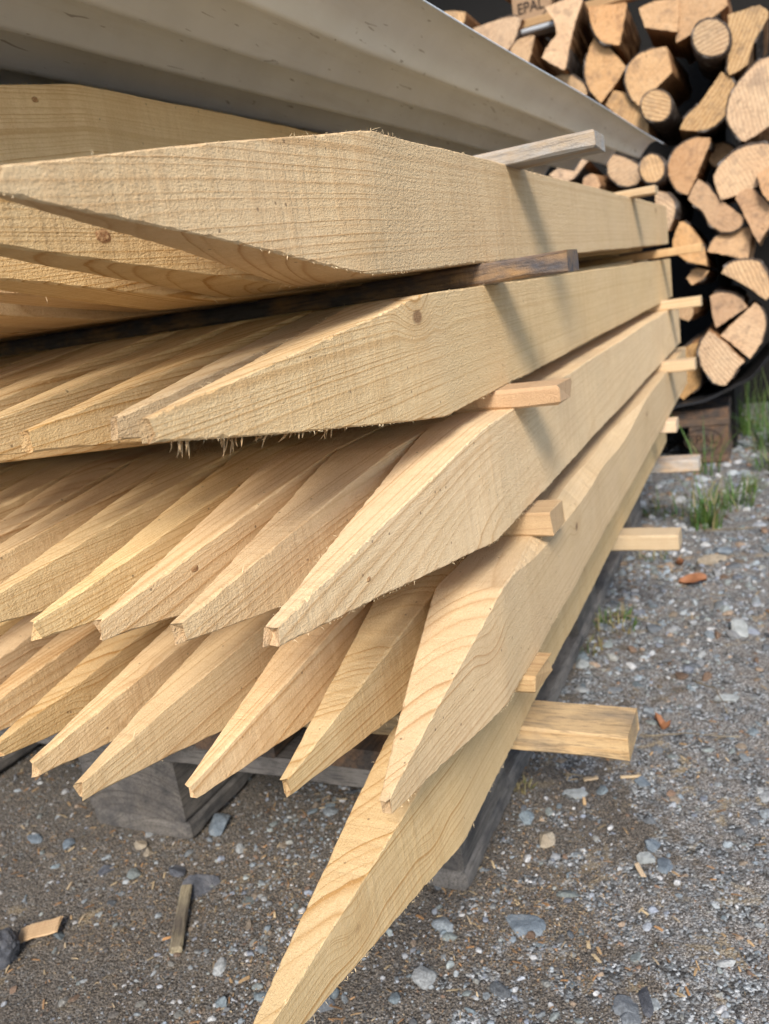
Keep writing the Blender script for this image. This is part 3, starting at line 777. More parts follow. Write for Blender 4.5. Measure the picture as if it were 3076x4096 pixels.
LOGS=[
((1.848,0.4081,1.1553),[(0.0721,0.0245),(0.0097,0.0286),(-0.0329,0.0265),(-0.0468,0.0164),(-0.0372,-0.0031),(-0.0241,-0.0308),(-0.002,-0.0477),(0.0612,-0.0143)]),
((1.808,0.3469,1.0948),[(0.0361,0.0034),(0.0144,0.0208),(-0.0225,0.0229),(-0.027,0.0192),(-0.0168,-0.0086),(-0.0056,-0.0365),(0.0214,-0.0212)]),
((1.792,0.2501,1.1003),[(0.0322,0.0625),(-0.0009,0.0663),(-0.0421,0.0637),(-0.055,0.0542),(-0.0414,0.0288),(-0.0274,0.0011),(-0.0149,-0.0358),(-0.0021,-0.0733),(0.0029,-0.0764),(0.0296,-0.0571),(0.0518,-0.0389),(0.0405,-0.0223),(0.0123,0.0006),(0.0145,0.0265)]),
((1.816,0.1419,1.1017),[(0.0428,0.043),(0.0001,0.038),(-0.0394,0.0317),(-0.0422,0.0269),(-0.0321,-0.0094),(-0.0202,-0.0513),(-0.0025,-0.0457),(0.0194,-0.0349),(0.0335,-0.0116),(0.0406,0.0133)]),
((1.824,0.0281,1.0873),[(0.0438,0.0276),(0.0108,0.034),(-0.044,0.0247),(-0.0414,-0.0087),(-0.0363,-0.0406),(-0.0027,-0.0292),(0.0313,-0.0157),(0.0385,0.0079)]),
((1.832,-0.0604,1.0715),[(0.0452,0.0565),(-0.0574,0.0291),(-0.0556,0.0021),(-0.0398,-0.0076),(-0.0147,-0.0171),(0.0195,-0.0346),(0.0541,-0.0456),(0.0486,0.0173)]),
((1.76,-0.0848,1.0002),[(-0.0351,-0.0109),(-0.0294,-0.0271),(-0.0171,-0.0339),(0.0009,-0.0335),(0.0188,-0.0252),(0.0303,-0.0105),(0.0355,0.0086),(0.0315,0.0252),(0.0181,0.0355),(-0.002,0.0358),(-0.0196,0.0267),(-0.0319,0.0092)]),
((1.808,-0.1562,0.997),[(0.0353,0.0505),(0.0113,0.0521),(-0.0125,0.0545),(-0.0281,0.0542),(-0.0432,0.038),(-0.0448,0.026),(-0.0306,0.0063),(-0.0142,-0.017),(-0.0011,-0.0574),(0.0173,-0.0671),(0.0358,-0.0716),(0.0396,-0.0639),(0.0353,-0.0047)]),
((1.8,-0.1736,0.8652),[(-0.0275,0.0713),(-0.0114,0.0704),(0.0026,0.0638),(0.0376,0.0339),(0.0571,0.0016),(0.0605,-0.0347),(0.0491,-0.06),(0.0334,-0.0828),(0.0254,-0.0865),(-0.024,-0.0651),(-0.0754,-0.0318),(-0.0769,0.0508),(-0.0504,0.0689)]),
((1.84,0.1708,1.01),[(0.0072,0.0748),(-0.0098,0.0557),(-0.0431,0.0114),(-0.0563,-0.0088),(-0.0353,-0.034),(0.0071,-0.0712),(0.0263,-0.0461),(0.0362,-0.0219),(0.0392,-0.0015),(0.0285,0.0415)]),
((1.816,0.0641,0.9704),[(-0.022,0.0479),(-0.0478,0.0449),(-0.0528,0.019),(-0.0563,-0.0109),(-0.0238,-0.0306),(0.0182,-0.0646),(0.0328,-0.0476),(0.0447,-0.0235),(0.0476,0.0007),(0.0392,0.0241),(0.0202,0.0407)]),
((1.792,0.0423,0.8926),[(-0.0312,-0.0048),(-0.0268,-0.0227),(-0.0132,-0.0325),(0.0021,-0.0326),(0.0193,-0.0247),(0.0303,-0.0103),(0.0328,0.0072),(0.0273,0.023),(0.0135,0.0325),(-0.0039,0.0319),(-0.0207,0.0227),(-0.0295,0.0103)]),
((1.84,0.1076,0.9057),[(0.0364,0.0483),(0.0029,0.0343),(-0.0162,0.0148),(-0.0284,-0.0075),(-0.036,-0.0309),(-0.0363,-0.0617),(0.0205,-0.0188),(0.0571,0.0214)]),
((1.808,-0.0807,0.8653),[(-0.0195,0.0676),(-0.0355,0.0558),(-0.0461,0.035),(-0.0466,0.0247),(-0.0375,0.0001),(-0.0243,-0.0218),(-0.0027,-0.0393),(0.0143,-0.0441),(0.0356,-0.0434),(0.0716,-0.0337),(0.062,-0.0137),(0.0287,0.0127)]),
((1.816,-0.0175,0.7503),[(-0.0504,0.0472),(-0.0505,0.0374),(-0.0455,0.0241),(-0.0254,-0.0154),(-0.0136,-0.0397),(0.001,-0.0665),(0.0141,-0.0601),(0.0245,-0.0515),(0.0345,-0.0361),(0.0403,-0.0188),(0.0415,0.0083),(0.0352,0.0257),(0.0223,0.0403),(-0.0022,0.0511),(-0.026,0.0541)]),
((1.96,-0.0891,0.7688),[(-0.03,-0.0029),(-0.0254,-0.0185),(-0.0128,-0.0271),(0.0036,-0.0272),(0.0212,-0.0191),(0.0297,-0.0049),(0.0301,0.0119),(0.0207,0.0239),(0.0041,0.0288),(-0.0147,0.0235),(-0.0264,0.0116)]),
((1.792,-0.1375,0.7157),[(0.0588,-0.0022),(0.0466,0.0149),(0.0308,0.0286),(0.0153,0.0383),(0.0001,0.0434),(-0.0173,0.0458),(-0.0345,0.045),(-0.054,0.0408),(-0.078,0.0322),(-0.0816,-0.0213),(-0.047,-0.0352),(-0.0118,-0.0493),(0.0186,-0.0542),(0.0469,-0.0575),(0.0515,-0.0429),(0.0555,-0.0264)]),
((1.768,-0.1996,0.6715),[(0.0287,0.0234),(0.0095,0.0306),(-0.01,0.0381),(-0.0286,0.0145),(-0.0255,-0.0202),(-0.0033,-0.039),(0.0088,-0.0356),(0.0204,-0.0118)]),
((1.792,-0.1646,0.6199),[(0.0151,0.0504),(0.0016,0.0427),(-0.0092,0.0316),(-0.0188,0.0195),(-0.026,0.0079),(-0.0329,-0.0089),(-0.0331,-0.0246),(-0.022,-0.049),(-0.0038,-0.0731),(0.0057,-0.0524),(0.0175,-0.0239),(0.0292,0.0071),(0.041,0.0316),(0.0356,0.0411)]),
((1.808,-0.0773,0.6316),[(0.0351,0.077),(0.0199,0.0656),(-0.0048,0.0319),(-0.0322,0.0031),(-0.0608,-0.0232),(-0.0566,-0.0337),(-0.046,-0.0448),(-0.0329,-0.0485),(-0.0199,-0.0491),(-0.0095,-0.0468),(0.0045,-0.0364),(0.0159,-0.0236),(0.0303,0.0086),(0.0482,0.0239),(0.0595,0.0381),(0.0492,0.0577)]),
((1.816,-0.0169,0.5683),[(0.0226,0.0526),(0.0118,0.0499),(0.0015,0.0399),(-0.0086,0.0253),(-0.0186,0.0085),(-0.026,-0.0065),(-0.0306,-0.0238),(-0.0323,-0.057),(-0.0105,-0.0487),(0.0109,-0.0398),(0.0398,-0.0129),(0.0398,0.0124)]),
((1.824,-0.1098,0.5599),[(0.0535,-0.017),(0.0474,-0.0013),(0.0376,0.0104),(0.0227,0.0181),(0.0054,0.0226),(-0.0181,0.0236),(-0.0413,0.023),(-0.0463,0.0189),(-0.0388,-0.015),(-0.0325,-0.0501),(0.0102,-0.0334)]),
((1.8,-0.1467,0.4728),[(0.0594,0.0134),(0.0524,0.0248),(0.0416,0.0328),(0.0233,0.0361),(0.0026,0.0351),(-0.0114,0.0317),(-0.0227,0.0245),(-0.0324,0.0082),(-0.0395,-0.0119),(-0.0467,-0.0457),(-0.0331,-0.0609),(-0.018,-0.0473),(-0.0005,-0.0305),(0.0249,-0.0104)]),
((1.856,-0.0248,0.4867),[(0.0124,0.0141),(-0.0045,0.0179),(-0.0261,0.0084),(-0.0172,-0.0046),(-0.003,-0.014),(0.0141,-0.0203),(0.0243,-0.0015)]),
((1.832,-0.0912,0.4106),[(0.0361,0.0209),(0.025,0.0266),(0.0128,0.0278),(0.0007,0.0253),(-0.0125,0.0207),(-0.0256,0.0127),(-0.0359,0.0034),(-0.0454,-0.0141),(-0.0105,-0.0339),(0.0251,-0.0547),(0.0303,-0.0346)]),
((1.816,-0.1445,0.3462),[(-0.0116,0.0579),(-0.0217,0.0462),(-0.0291,0.0312),(-0.0326,0.0167),(-0.0327,0.0026),(-0.0276,-0.0223),(-0.0192,-0.0419),(0.0029,-0.073),(0.034,-0.0412),(0.0658,-0.0101),(0.0456,0.0092),(0.0263,0.0246)]),
((1.792,-0.0657,0.2771),[(0.0145,0.071),(-0.0038,0.0539),(-0.0219,0.0366),(-0.0398,0.0139),(-0.0598,-0.0099),(-0.0452,-0.0243),(-0.0324,-0.0435),(-0.0168,-0.0618),(-0.0033,-0.0585),(0.0087,-0.05),(0.0217,-0.0324),(0.032,-0.0152),(0.038,0.0046),(0.0398,0.0253),(0.0364,0.0396),(0.0318,0.0507)]),
((1.848,0.0041,0.2534),[(0.0184,0.0476),(0.0064,0.0569),(-0.0052,0.0616),(-0.0266,0.0643),(-0.0237,0.031),(-0.0254,-0.0237),(-0.0201,-0.0446),(-0.0022,-0.0584),(0.019,-0.0758),(0.0301,-0.0649),(0.0293,0.0061)]),
((1.856,0.0106,0.406),[(0.0142,0.0274),(-0.0052,0.0175),(-0.0202,0.0067),(-0.0207,-0.011),(-0.0085,-0.0288),(0.0136,-0.0156),(0.0269,0.0039)]),
((1.848,0.1383,0.7654),[(0.0367,0.0444),(0.025,0.0449),(0.0137,0.0421),(-0.0138,0.0267),(-0.0381,0.0076),(-0.0428,-0.0071),(-0.0431,-0.0237),(-0.0326,-0.0328),(-0.0182,-0.0341),(-0.0068,-0.0331),(0.0045,-0.0296),(0.0182,-0.0191),(0.029,-0.0073),(0.0339,0.0048),(0.0345,0.0161)]),
((1.768,0.0581,0.7531),[(-0.026,-0.0057),(-0.0217,-0.0194),(-0.0118,-0.0281),(0.0018,-0.0301),(0.015,-0.0244),(0.0242,-0.0106),(0.0268,0.0045),(0.0216,0.0207),(0.0103,0.029),(-0.0019,0.0298),(-0.0149,0.0235),(-0.0234,0.0106)]),
((1.84,0.2686,0.7937),[(0.0514,-0.0008),(0.0302,0.0098),(-0.0159,0.025),(-0.0491,0.0138),(-0.0335,0.0021),(-0.0069,-0.0208),(0.0238,-0.0291)]),
((1.816,0.2133,0.7494),[(0.0167,0.013),(0.0072,0.021),(-0.0032,0.0232),(-0.0169,0.0122),(-0.0226,-0.0084),(-0.0141,-0.0236),(-0.0023,-0.0243),(0.0144,-0.0128),(0.0208,-0.0003)]),
((1.784,0.034,0.6515),[(0.021,0.0492),(-0.0028,0.0395),(-0.0154,0.0238),(-0.0212,0.0066),(-0.0157,-0.0195),(-0.0035,-0.0448),(0.0128,-0.0421),(0.0248,-0.0126)]),
((1.848,0.536,1.2165),[(0.0371,0.023),(0.0053,0.0202),(-0.0352,0.0065),(-0.0283,-0.0141),(-0.0093,-0.0296),(0.0303,-0.006)]),
((1.848,0.2505,0.988),[(0.0395,0.0338),(0.0104,0.0323),(-0.0126,0.0195),(-0.0344,-0.0055),(-0.0386,-0.0241),(-0.0268,-0.0393),(0.0156,-0.0254),(0.0468,0.0086)]),
]

LOGLAB = ['broad split log at the top left with shaded right side, beside the sheet edge', 'small split wedge below the broad log, close over the sheet edge', 'waisted bow-tie shaped log standing under the pallet block with letters',
 'half log with ridged curved face right of the bow-tie shaped log', 'pale rough quarter log in the top row with ragged lower edge', 'big pale split log cut off by the top edge, pointing down left',
 'thin round branch log sticking out over the others at the top right', 'tall pale log with wavy bark edge in front of the bright slats', 'large round-backed log cut off by the right edge, upper one', 'tall lens-shaped log leaning left of the big half round one',
 'big half round log with straight right side in the upper middle', 'thin round log with dark pith spot under the big half round log', 'fan-shaped split log just above the sheet edge', 'bright leaf-shaped log pointing up right of the thin dark-pith log', 'upright half moon log with orange stain in the middle of the stack',
 'small dark round log set far back in a gap', 'large log with parallel saw ridges across its pale face', 'split log peeping in at the right edge beside the ridged log', 'leaf-shaped log pointing down below the saw-ridged log', 'slanting oblong log with striped face left below the ridged log',
 'quarter log with silvery bark on its right side near the stake ends', 'flat fan-shaped log pointing left under the oblong log', 'half round log with flat side down left, above the bottom group', 'small broken log hidden behind the second stake end', 'quarter log shaped like a pizza slice in the bottom group',
 'pale half round log tilted right in the bottom group', 'D-shaped log lowest in the stack with its flat split side up', 'pale log lowest left, half hidden behind the far stake ends', 'light splintered log behind the far pinkish batten', 'rounded triangular log just under the far corner of the sheet',
 'thin round pale log touching the far corner of the sheet', 'ridged wedge log peeping out under the sheet end', 'small bark-covered round log between sheet and uppermost stake', 'stubby log directly behind the end of the uppermost stake', 'small split log end at the far top left above the sheet', 'curved log rim just peeping over the sheet edge']
def firewood(i, loc, poly):
    q = random.Random(500 + i)
    P = [Vector((a, b)) * 1.05 for a, b in poly]
    if sum(P[k].x * P[(k + 1) % len(P)].y - P[(k + 1) % len(P)].x * P[k].y for k in range(len(P))) < 0: P.reverse()
    n = len(P)
    turn = []
    for k in range(n):
        a, b = P[k] - P[k - 1], P[(k + 1) % n] - P[k]
        turn.append(abs(math.degrees(a.angle_signed(b))) if a.length > 1e-6 and b.length > 1e-6 else 0)
    soft = [t < 42 for t in turn]
    pts, bark = [], []
    for k in range(n):
        p0, p1, p2, p3 = P[k - 1], P[k], P[(k + 1) % n], P[(k + 2) % n]
        L_ = (p2 - p1).length
        s1, s2 = soft[k], soft[(k + 1) % n]
        t1 = (p2 - p0) * .5 if s1 else (p2 - p1); t2 = (p3 - p1) * .5 if s2 else (p2 - p1)
        if t1.length > 0: t1 = t1.normalized() * L_
        if t2.length > 0: t2 = t2.normalized() * L_
        m = max(2, int(L_ / .007))
        isb = s1 and s2 and L_ < .11 and turn[k] + turn[(k + 1) % n] > 16
        for j in range(m):
            t = j / m
            h = (2 * t ** 3 - 3 * t ** 2 + 1) * p1 + (t ** 3 - 2 * t ** 2 + t) * t1 + (-2 * t ** 3 + 3 * t ** 2) * p2 + (t ** 3 - t ** 2) * t2
            h = h + Vector((q.gauss(0, .0005), q.gauss(0, .0005)))
            pts.append(h); bark.append(isb)
    N = len(pts)
    D = .34 + q.uniform(-.02, .03)
    dy, dz = q.uniform(-.02, .02), q.uniform(-.02, .015)
    slx, slz = q.uniform(-.09, .09), q.uniform(-.09, .09)
    vs, fs, mi = [], [], []
    secs = [0, .004, .03, .1, .2, D]
    for si, s_ in enumerate(secs):
        k_ = .985 if si == 0 else 1.0
        for p in pts:
            jx = p.x * slx + p.y * slz if si < 2 else 0
            jit = 0 if si < 2 else q.gauss(0, .0008)
            vs.append((s_ + jx + (q.gauss(0, .0004) if si == 0 else 0), p.x * k_ + dy * s_ / D + jit, p.y * k_ + dz * s_ / D + jit))
    for si in range(len(secs) - 1):
        for k in range(N):
            a, b = si * N + k, si * N + (k + 1) % N
            fs.append((a, b, b + N, a + N)); mi.append(1 if si else 0)
    fs.append(tuple(range(N - 1, -1, -1))); mi.append(0)
    fs.append(tuple((len(secs) - 1) * N + k for k in range(N))); mi.append(0)
    o = mesh_obj('firewood_log', vs, fs, [M['end'], M['split']], mat_idx=mi, loc=loc)
    tag(o, LOGLAB[i], 'firewood', 'split logs of the firewood stack')
    # bark shell on the rounded sides
    if any(bark):
        bv, bf = [], []
        T = .0035 + .002 * q.random()
        nrm = []
        for k in range(N):
            t = pts[(k + 1) % N] - pts[k - 1]
            nrm.append(Vector((t.y, -t.x)).normalized() if t.length > 0 else Vector((0, 0)))
        bs = [.0015, .006, .03, .07, .12, .18, .25, D - .004]
        for s_ in bs:
            for k, p in enumerate(pts):
                jx = (p.x * slx + p.y * slz) if s_ < .01 else 0
                t_ = T * (.75 + .5 * q.random())
                if s_ < .002: t_ *= .6
                pin = p - nrm[k] * .0008; pout = p + nrm[k] * t_
                bv.append((s_ + jx, pin.x + dy * s_ / D, pin.y + dz * s_ / D)); bv.append((s_ + jx + (q.gauss(0, .0008) if s_ < .002 else 0), pout.x + dy * s_ / D, pout.y + dz * s_ / D))
        W_ = 2 * N
        for k in range(N):
            if not bark[k]: continue
            k2 = (k + 1) % N
            for si in range(len(bs) - 1):
                a, b = si * W_ + 2 * k + 1, si * W_ + 2 * k2 + 1
                bf.append((a, b, b + W_, a + W_))
            bf.append((2 * k, 2 * k2, 2 * k2 + 1, 2 * k + 1))
            if not bark[k - 1]:
                for si in range(len(bs) - 1): a = si * W_ + 2 * k; bf.append((a, a + 1, a + 1 + W_, a + W_))
            if not bark[k2]:
                for si in range(len(bs) - 1): a = si * W_ + 2 * k2; bf.append((a + 1, a, a + W_, a + 1 + W_))
        mesh_obj('bark', bv, bf, M['bark'], o)
for i, (loc, poly) in enumerate(LOGS): firewood(i, loc, poly)

# cradle liner under the stack
def plain(name, col, rough=.7, bumpsc=None, bd=.001, var=.0):
    k = NT(name)
    tc = k.n('ShaderNodeTexCoord')
    n = k.noise(tc.outputs['Object'], bumpsc or 40.0, 4.0, .6)
    c = k.mix(k.math('MULTIPLY', n, var), col, (col[0] * .35, col[1] * .35, col[2] * .35))
    return k.done(c, rough, k.bump(n, bd, .6), .3)
M['black'] = plain('black_rubber', (.018, .018, .019), .45, 30, .002, .4)
M['dark_board'] = plain('shade_black_board', (.006, .005, .0045), .8, 60, .002, .5)  # near-black colour paints in the shade inside the shed
M['ink'] = plain('burned_stamp', (.03, .02, .015), .9)
CR = [(0.30, 0.165), (0.16, 0.163), (0.0692, 0.1703), (0.0396, 0.1802), (-0.0296, 0.1957), (-0.0941, 0.2168), (-0.1272, 0.2343), (-0.1572, 0.2576), (-0.1845, 0.2892), (-0.2059, 0.3265), (-0.2196, 0.3723), (-.226, .45)]
def cradle():
    vs, fs = [], []
    pts = []
    for k in range(len(CR) - 1):
        for t in (0, .34, .67): pts.append(Vector(CR[k]).lerp(Vector(CR[k + 1]), t))
    pts.append(Vector(CR[-1]))
    N = len(pts)
    for xx in (0, .004, .16, .34):
        for k, p in enumerate(pts):
            t = (pts[min(k + 1, N - 1)] - pts[max(k - 1, 0)]).normalized(); nn = Vector((-t.y, t.x)) * .007
            wv = .003 * math.sin(k * .9 + xx * 20)
            vs.append((xx, p.x, p.y + wv)); vs.append((xx, p.x + nn.x, p.y + nn.y + wv))
    W_ = 2 * N
    for s_ in range(3):
        for k in range(N - 1):
            for e in (0, 1):
                a = s_ * W_ + 2 * k + e
                fs.append((a, a + 2, a + 2 + W_, a + W_))
    for k in range(N - 1): fs.append((2 * k, 2 * k + 1, 2 * k + 3, 2 * k + 2)); a = 3 * W_ + 2 * k; fs.append((a, a + 2, a + 3, a + 1))
    o = mesh_obj('cradle_liner', vs, fs, M['black'], loc=(1.805, 0, -.014), smooth=True)
    tag(o, 'black curved liner cradling the bottom of the firewood stack', 'liner')
cradle()
wp = pallet(1.845, -.085, 0.001, 'brown pallet with a faint burned oval stamp under the firewood stack', M['pallet_brown'], seed=3)

def lettering(name, text, size, depth, mat, parent, loc, rot, sx=1.0):
    cu_ = bpy.data.curves.new(name, 'FONT'); cu_.body = text; cu_.size = size; cu_.extrude = depth; cu_.align_x = 'CENTER'; cu_.align_y = 'CENTER'; cu_.offset = size * .012
    tmp = bpy.data.objects.new(name, cu_); COL.objects.link(tmp)
    dg = bpy.context.evaluated_depsgraph_get()
    me = bpy.data.meshes.new_from_object(tmp.evaluated_get(dg))
    bpy.data.objects.remove(tmp, do_unlink=True)
    me.materials.clear(); me.materials.append(mat)
    o = bpy.data.objects.new(name, me); COL.objects.link(o)
    o.parent = parent; o.location = loc; o.rotation_euler = rot; o.scale = (sx, 1, 1)
    return o
def oval(name, a, b, wd, th, mat, parent, loc, arc=(0, 360)):
    vs, fs = [], []
    n = 48
    for k in range(n + 1):
        t = math.radians(arc[0] + (arc[1] - arc[0]) * k / n)
        for (rr, xx) in ((-wd / 2, 0), (wd / 2, 0), (wd / 2, -th), (-wd / 2, -th)):
            vs.append((xx, (a + rr) * math.cos(t), (b + rr) * math.sin(t)))
    for k in range(n):
        for j in range(4):
            a_, b_ = k * 4 + j, k * 4 + (j + 1) % 4
            fs.append((a_, b_, b_ + 4, a_ + 4))
    return mesh_obj(name, vs, fs, mat, parent, loc=loc)
# facing -X: text right = -Y, up = +Z
FR = (math.pi / 2, 0, -math.pi / 2)
oval('stamp_ring', .046, .030, .003, .0006, M['ink'], wp, (.0015, .065, .062))
lettering('stamp_lettering', 'EPAL', .034, .0004, M['ink'], wp, (.0012, .065, .063), FR)

# upper pallet lying on the stack, only its front block and boards in view
M['block_tan'] = sawn_wood('block_tan', (0.34, 0.22, 0.12), (0.2, 0.11, 0.06), freq=200, knots=False, rough_bump=.0004)
up = empty('wooden_pallet', (1.90, .296, 1.168)); tag(up, 'tan pallet lying on top of the firewood, lettered block in front', 'pallet')
b = board('block', (.145, .1, .078), M['block_tan'], (0.02, .05, .0), None, up, 401, cham=.003)
bt = lettering('stamp_lettering', 'EPAL', .036, .0004, M['ink'], b, (-.0012, .003, .044), FR, .9)
oval('stamp_ring', .045, .034, .0028, .0006, M['ink'], b, (-.0009, .003, .044), (200, 340))
board('stringer_board', (.70, .145, .022), M['block_tan'], (0.09, -.60, .08), (0, 0, RZ90), up, 402, cham=.003)
board('bottom_board', (.40, .03, .022), M['block_tan'], (-.0, -.27, -.012), (0, 0, RZ90), up, 403, cham=.003)
board('deck_board', (1.2, .145, .022), M['block_tan'], (0.0, .07, .104), None, up, 404, cham=.003)
# white plastic edge beneath the lettered block
M['white'] = plain('white_plastic', (.36, .38, .40), .4, 30, .0005, .15)
o = board('plastic_strip', (.16, .06, .012), M['white'], (1.90, .22, 1.142), (0.0, 0, RZ90), None, 405, cham=.003)
tag(o, 'short white plastic strip under the lettered pallet block', 'plastic strip')
# bright slats beyond the stack
sf = empty('slatted_screen', (2.35, -.62, .0)); tag(sf, 'pale blue-white slatted screen glimpsed past the top right of the firewood', 'screen')
for k, z in enumerate((.80, .90, 1.00, 1.10, 1.20)):
    board('slat', (.40, .02, .045), M['white'], (0, 0, z), (0, 0, RZ90), sf, 410 + k, cham=.002)
for y in (.02, .36): board('post', (1.28, .03, .03), M['white'], (.03, y, 0), (0, -RZ90, 0), sf, 420 + int(y * 100), cham=.002)
# dark lean-to behind the firewood
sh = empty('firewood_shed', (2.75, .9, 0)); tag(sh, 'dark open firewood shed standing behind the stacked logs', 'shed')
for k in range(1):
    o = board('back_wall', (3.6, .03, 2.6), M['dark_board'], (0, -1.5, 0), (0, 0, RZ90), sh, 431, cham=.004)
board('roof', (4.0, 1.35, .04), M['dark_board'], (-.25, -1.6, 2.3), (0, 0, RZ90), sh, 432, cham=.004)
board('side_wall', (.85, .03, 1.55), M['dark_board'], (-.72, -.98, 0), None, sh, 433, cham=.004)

# ---------------------------------------------------------------- grass, leaves, sticks
def grass_mat():
    k = NT('grass_blades')
    P, r1, r2, r3, r0 = k.coords()
    at = k.n('ShaderNodeAttribute', attribute_name='tint')
    n = k.noise(P, 60.0, 2.0)
    return k.done(k.mix(k.math('MULTIPLY', n, .4), at.outputs['Color'], (.05, .09, .02)), .55, None, .3)
M['grass'] = grass_mat()
def tuft(x, y, n, hmin, hmax, spread, label, seed, dry=.15):
    q = random.Random(seed)
    vs, fs, cs = [], [], []
    for _ in range(n):
        a = q.uniform(0, 6.283); rr = spread * math.sqrt(q.random())
        bx, by = rr * math.cos(a), rr * math.sin(a)
        h = q.uniform(hmin, hmax); lean = q.uniform(.1, .9) * h; d = q.uniform(0, 6.283) if q.random() < .4 else a + q.gauss(0, .5)
        w = q.uniform(.0010, .0021) * (1 if hmax < .1 else 1.25)
        col = (.24, .19, .10) if q.random() < dry else (q.uniform(.045, .085), q.uniform(.085, .145), q.uniform(.018, .035))
        px, py = -math.sin(d), math.cos(d)
        b = len(vs)
        for k in range(6):
            t = k / 5
            cx_, cy_, cz_ = bx + math.cos(d) * lean * t * t, by + math.sin(d) * lean * t * t, h * (t - .25 * t * t * lean / h) - .003
            ww = w * (1 - t) ** .6 + .0001
            vs.append((cx_ + px * ww, cy_ + py * ww, cz_)); vs.append((cx_, cy_, cz_ + ww * .5)); vs.append((cx_ - px * ww, cy_ - py * ww, cz_))
            cs += [col] * 3
        for k in range(5):
            for e in (0, 1):
                i_ = b + 3 * k + e
                fs.append((i_, i_ + 1, i_ + 4, i_ + 3))
    o = mesh_obj('grass_tuft', vs, fs, M['grass'], loc=(x, y, float(ground_z(np.array(x), np.array(y)))))
    at = o.data.attributes.new('tint', 'FLOAT_COLOR', 'POINT')
    at.data.foreach_set('color', np.array([(*c, 1) for c in cs], np.float32).ravel())
    tag(o, label, 'grass', 'grass tufts in the gravel')
tuft(1.298, -.06, 70, .03, .13, .032, 'tall green grass tuft right of the pile, biggest in the gravel', 1)
tuft(1.45, -.10, 60, .03, .09, .05, 'thin low grass just behind the biggest tuft', 2)
tuft(1.40, .03, 50, .02, .07, .05, 'sparse grass between the biggest tuft and the pallet', 3, .3)
tuft(.774, .039, 70, .012, .035, .035, 'low grass patch with dry stalks beside the pallet, nearest to the viewer', 4, .45)
tuft(.69, .07, 40, .01, .03, .025, 'short dry grass against the pallet edge', 5, .7)
tuft(1.75, -.035, 16, .06, .22, .03, 'tall thin blades rising before the stamped pallet', 6, .05)
tuft(2.0, -.20, 90, .05, .17, .07, 'dense weeds in the dark corner right of the stamped pallet', 7, .05)
tuft(1.78, -.19, 60, .03, .10, .05, 'low weeds at the right edge in front of the dark corner', 8, .1)
tuft(2.25, -.12, 90, .08, .25, .08, 'shaded weeds behind the dark corner right of the stack', 9, .0)
tuft(.34, .075, 34, .006, .02, .012, 'tiny brown moss-like tuft at the foot of the pallet runner', 10, .8)
tuft(1.56, -.14, 26, .02, .06, .03, 'few grass blades far right beyond the biggest tuft', 11, .2)
tuft(1.10, .02, 30, .008, .03, .03, 'sparse short grass near the clean pale bearer end', 12, .4)

def leaf_mat():
    k = NT('dry_leaf')
    P, r1, r2, r3, r0 = k.coords()
    n = k.noise(P, 90.0, 4.0, .6)
    return k.done(k.mix(n, (.12, .05, .025), (.34, .15, .07)), .7, k.bump(n, .001, .6), .3)
M['leaf'] = leaf_mat()
def leaf(x, y, L_, rz, label, seed):
    q = random.Random(seed)
    vs, fs = [], []
    n = 10
    for lay in (0, .0006):
        for i in range(n + 1):
            t = i / n; w = L_ * .34 * math.sin(math.pi * min(.98, t * .93 + .06)) ** .8
            for j in (-1, -.5, 0, .5, 1):
                vs.append((L_ * (t - .5), w * j + .002 * math.sin(t * 6), .008 * abs(j) ** 1.5 + .006 * math.sin(t * 4 + seed) + q.gauss(0, .0005) + lay + .004))
    m = (n + 1) * 5
    for i in range(n):
        for j in range(4):
            a = i * 5 + j
            fs.append((a, a + 5, a + 6, a + 1)); fs.append((m + a, m + a + 1, m + a + 6, m + a + 5))
    o = mesh_obj('dry_leaf', vs, fs, M['leaf'], loc=(x, y, float(ground_z(np.array(x), np.array(y)))), rot=(q.gauss(0, .2), q.gauss(0, .2), rz), smooth=True)
    tag(o, label, 'leaf', 'dry leaves on the gravel')
leaf(.964, -.059, .045, 1.8, 'large curled reddish-brown dry leaf on the open gravel', 1)
leaf(1.066, -.030, .025, .4, 'small red-brown dry leaf beside the long flat stone', 2)
leaf(.50, -.06, .020, 1.2, 'small dark red leaf just above the thick bearer end', 3)
leaf(.75, -.19, .016, 2.0, 'tiny rust-coloured leaf at the right edge near the angular stone', 4)
# split stick, chips
M['stick'] = sawn_wood('stick_weathered', (0.30, 0.25, 0.16), (0.16, 0.12, 0.08), freq=300, knots=False, dirt=(.11, .09, .07), weather=.4)
gz = lambda x, y: float(ground_z(np.array(x), np.array(y)))
o = board('split_stick', (.084, .012, .006), M['stick'], (.018, .3135, gz(.02, .31) + .002), (0, -.02, math.atan2(.043, .072)), None, 601, step=.006, cham=.0015, rough_end=.003)
tag(o, 'weathered splintered stick lying on sawdusty ground below the points', 'stick')
o = board('wood_chip', (.040, .019, .0025), M['batten_orange'], (-.005, .493, gz(-.01, .476) + .004), (.12, -.12, -1.05), None, 602, step=.005, cham=.0008, rough_end=.003, twist=.001)
tag(o, 'flat tan wood chip beside the black stone at the left edge', 'wood chip', 'loose wood chips')
o = board('wood_chip', (.018, .005, .002), M['batten_pale'], (.222, -.075, gz(.22, -.07) + .003), (.1, 0, .5), None, 603, step=.004, cham=.0006, rough_end=.001)
tag(o, 'small pale wood chip below the small pale round stone', 'wood chip', 'loose wood chips')
o = board('wood_chip', (.016, .007, .002), M['batten_pale'], (.375, -.005, gz(.37, 0) + .003), (.1, .1, 1.9), None, 604, step=.004, cham=.0006, rough_end=.001)
tag(o, 'short orange wood chip on the gravel right of the runner', 'wood chip', 'loose wood chips')
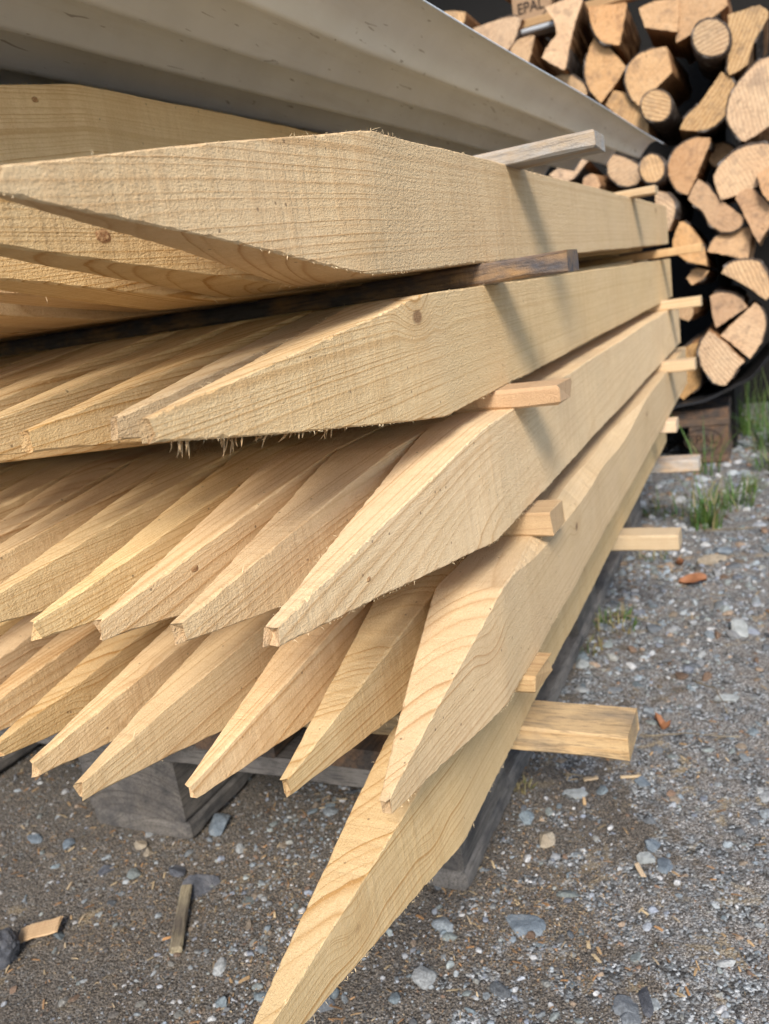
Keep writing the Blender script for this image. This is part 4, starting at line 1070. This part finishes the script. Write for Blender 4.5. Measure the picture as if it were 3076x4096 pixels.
o = board('wood_chip', (.022, .004, .0015), M['batten_pale'], (.38, -.03, gz(.38, -.03) + .003), (.1, .05, -1.2), None, 605, step=.004, cham=.0005, rough_end=.001)
tag(o, 'thin pale splinter on the gravel below the thick bearer', 'wood chip', 'loose wood chips')
def twig(pts, r0, label, seed):
    q = random.Random(seed); vs, fs = [], []
    P = [Vector(p) for p in pts]; fine = []
    for k in range(len(P) - 1):
        for t in range(6): fine.append(P[k].lerp(P[k + 1], t / 6) + Vector((q.gauss(0, .0006), q.gauss(0, .0006), q.gauss(0, .0003))))
    fine.append(P[-1])
    for k, p in enumerate(fine):
        d = (fine[min(k + 1, len(fine) - 1)] - fine[max(k - 1, 0)]).normalized(); s_ = d.cross(Vector((0, 0, 1))).normalized(); u_ = s_.cross(d)
        r_ = r0 * (1 - .5 * k / len(fine))
        for j in range(5): a = j * 1.2566; vs.append(tuple(p + s_ * r_ * math.cos(a) + u_ * r_ * math.sin(a)))
    for k in range(len(fine) - 1):
        for j in range(5): a, b = k * 5 + j, k * 5 + (j + 1) % 5; fs.append((a, b, b + 5, a + 5))
    fs.append((4, 3, 2, 1, 0)); m = (len(fine) - 1) * 5; fs.append((m, m + 1, m + 2, m + 3, m + 4))
    o = mesh_obj('dry_stalk', vs, fs, M['stick'], smooth=True)
    tag(o, label, 'stalk', 'dry stalks on the gravel')
twig([(.60, -.09, .006), (.57, -.12, .012), (.52, -.135, .007)], .0012, 'bent dry stalk on the gravel right of the thick bearer, far one', 1)
twig([(.455, -.045, .005), (.462, -.09, .010), (.47, -.15, .006)], .0012, 'long straw stalk lying level with the thick bearer end', 2)
twig([(1.24, -.06, .008), (1.23, -.13, .014), (1.27, -.20, .008)], .0018, 'pale dry stalk lying right of the biggest grass tuft', 3)
twig([(.36, .03, .005), (.357, -.005, .008)], .0010, 'short orange stalk on the gravel right of the runner', 4)
twig([(.80, .06, .006), (.79, .02, .014), (.77, -.03, .008)], .0016, 'dry straw on the low grass patch by the pallet', 5)
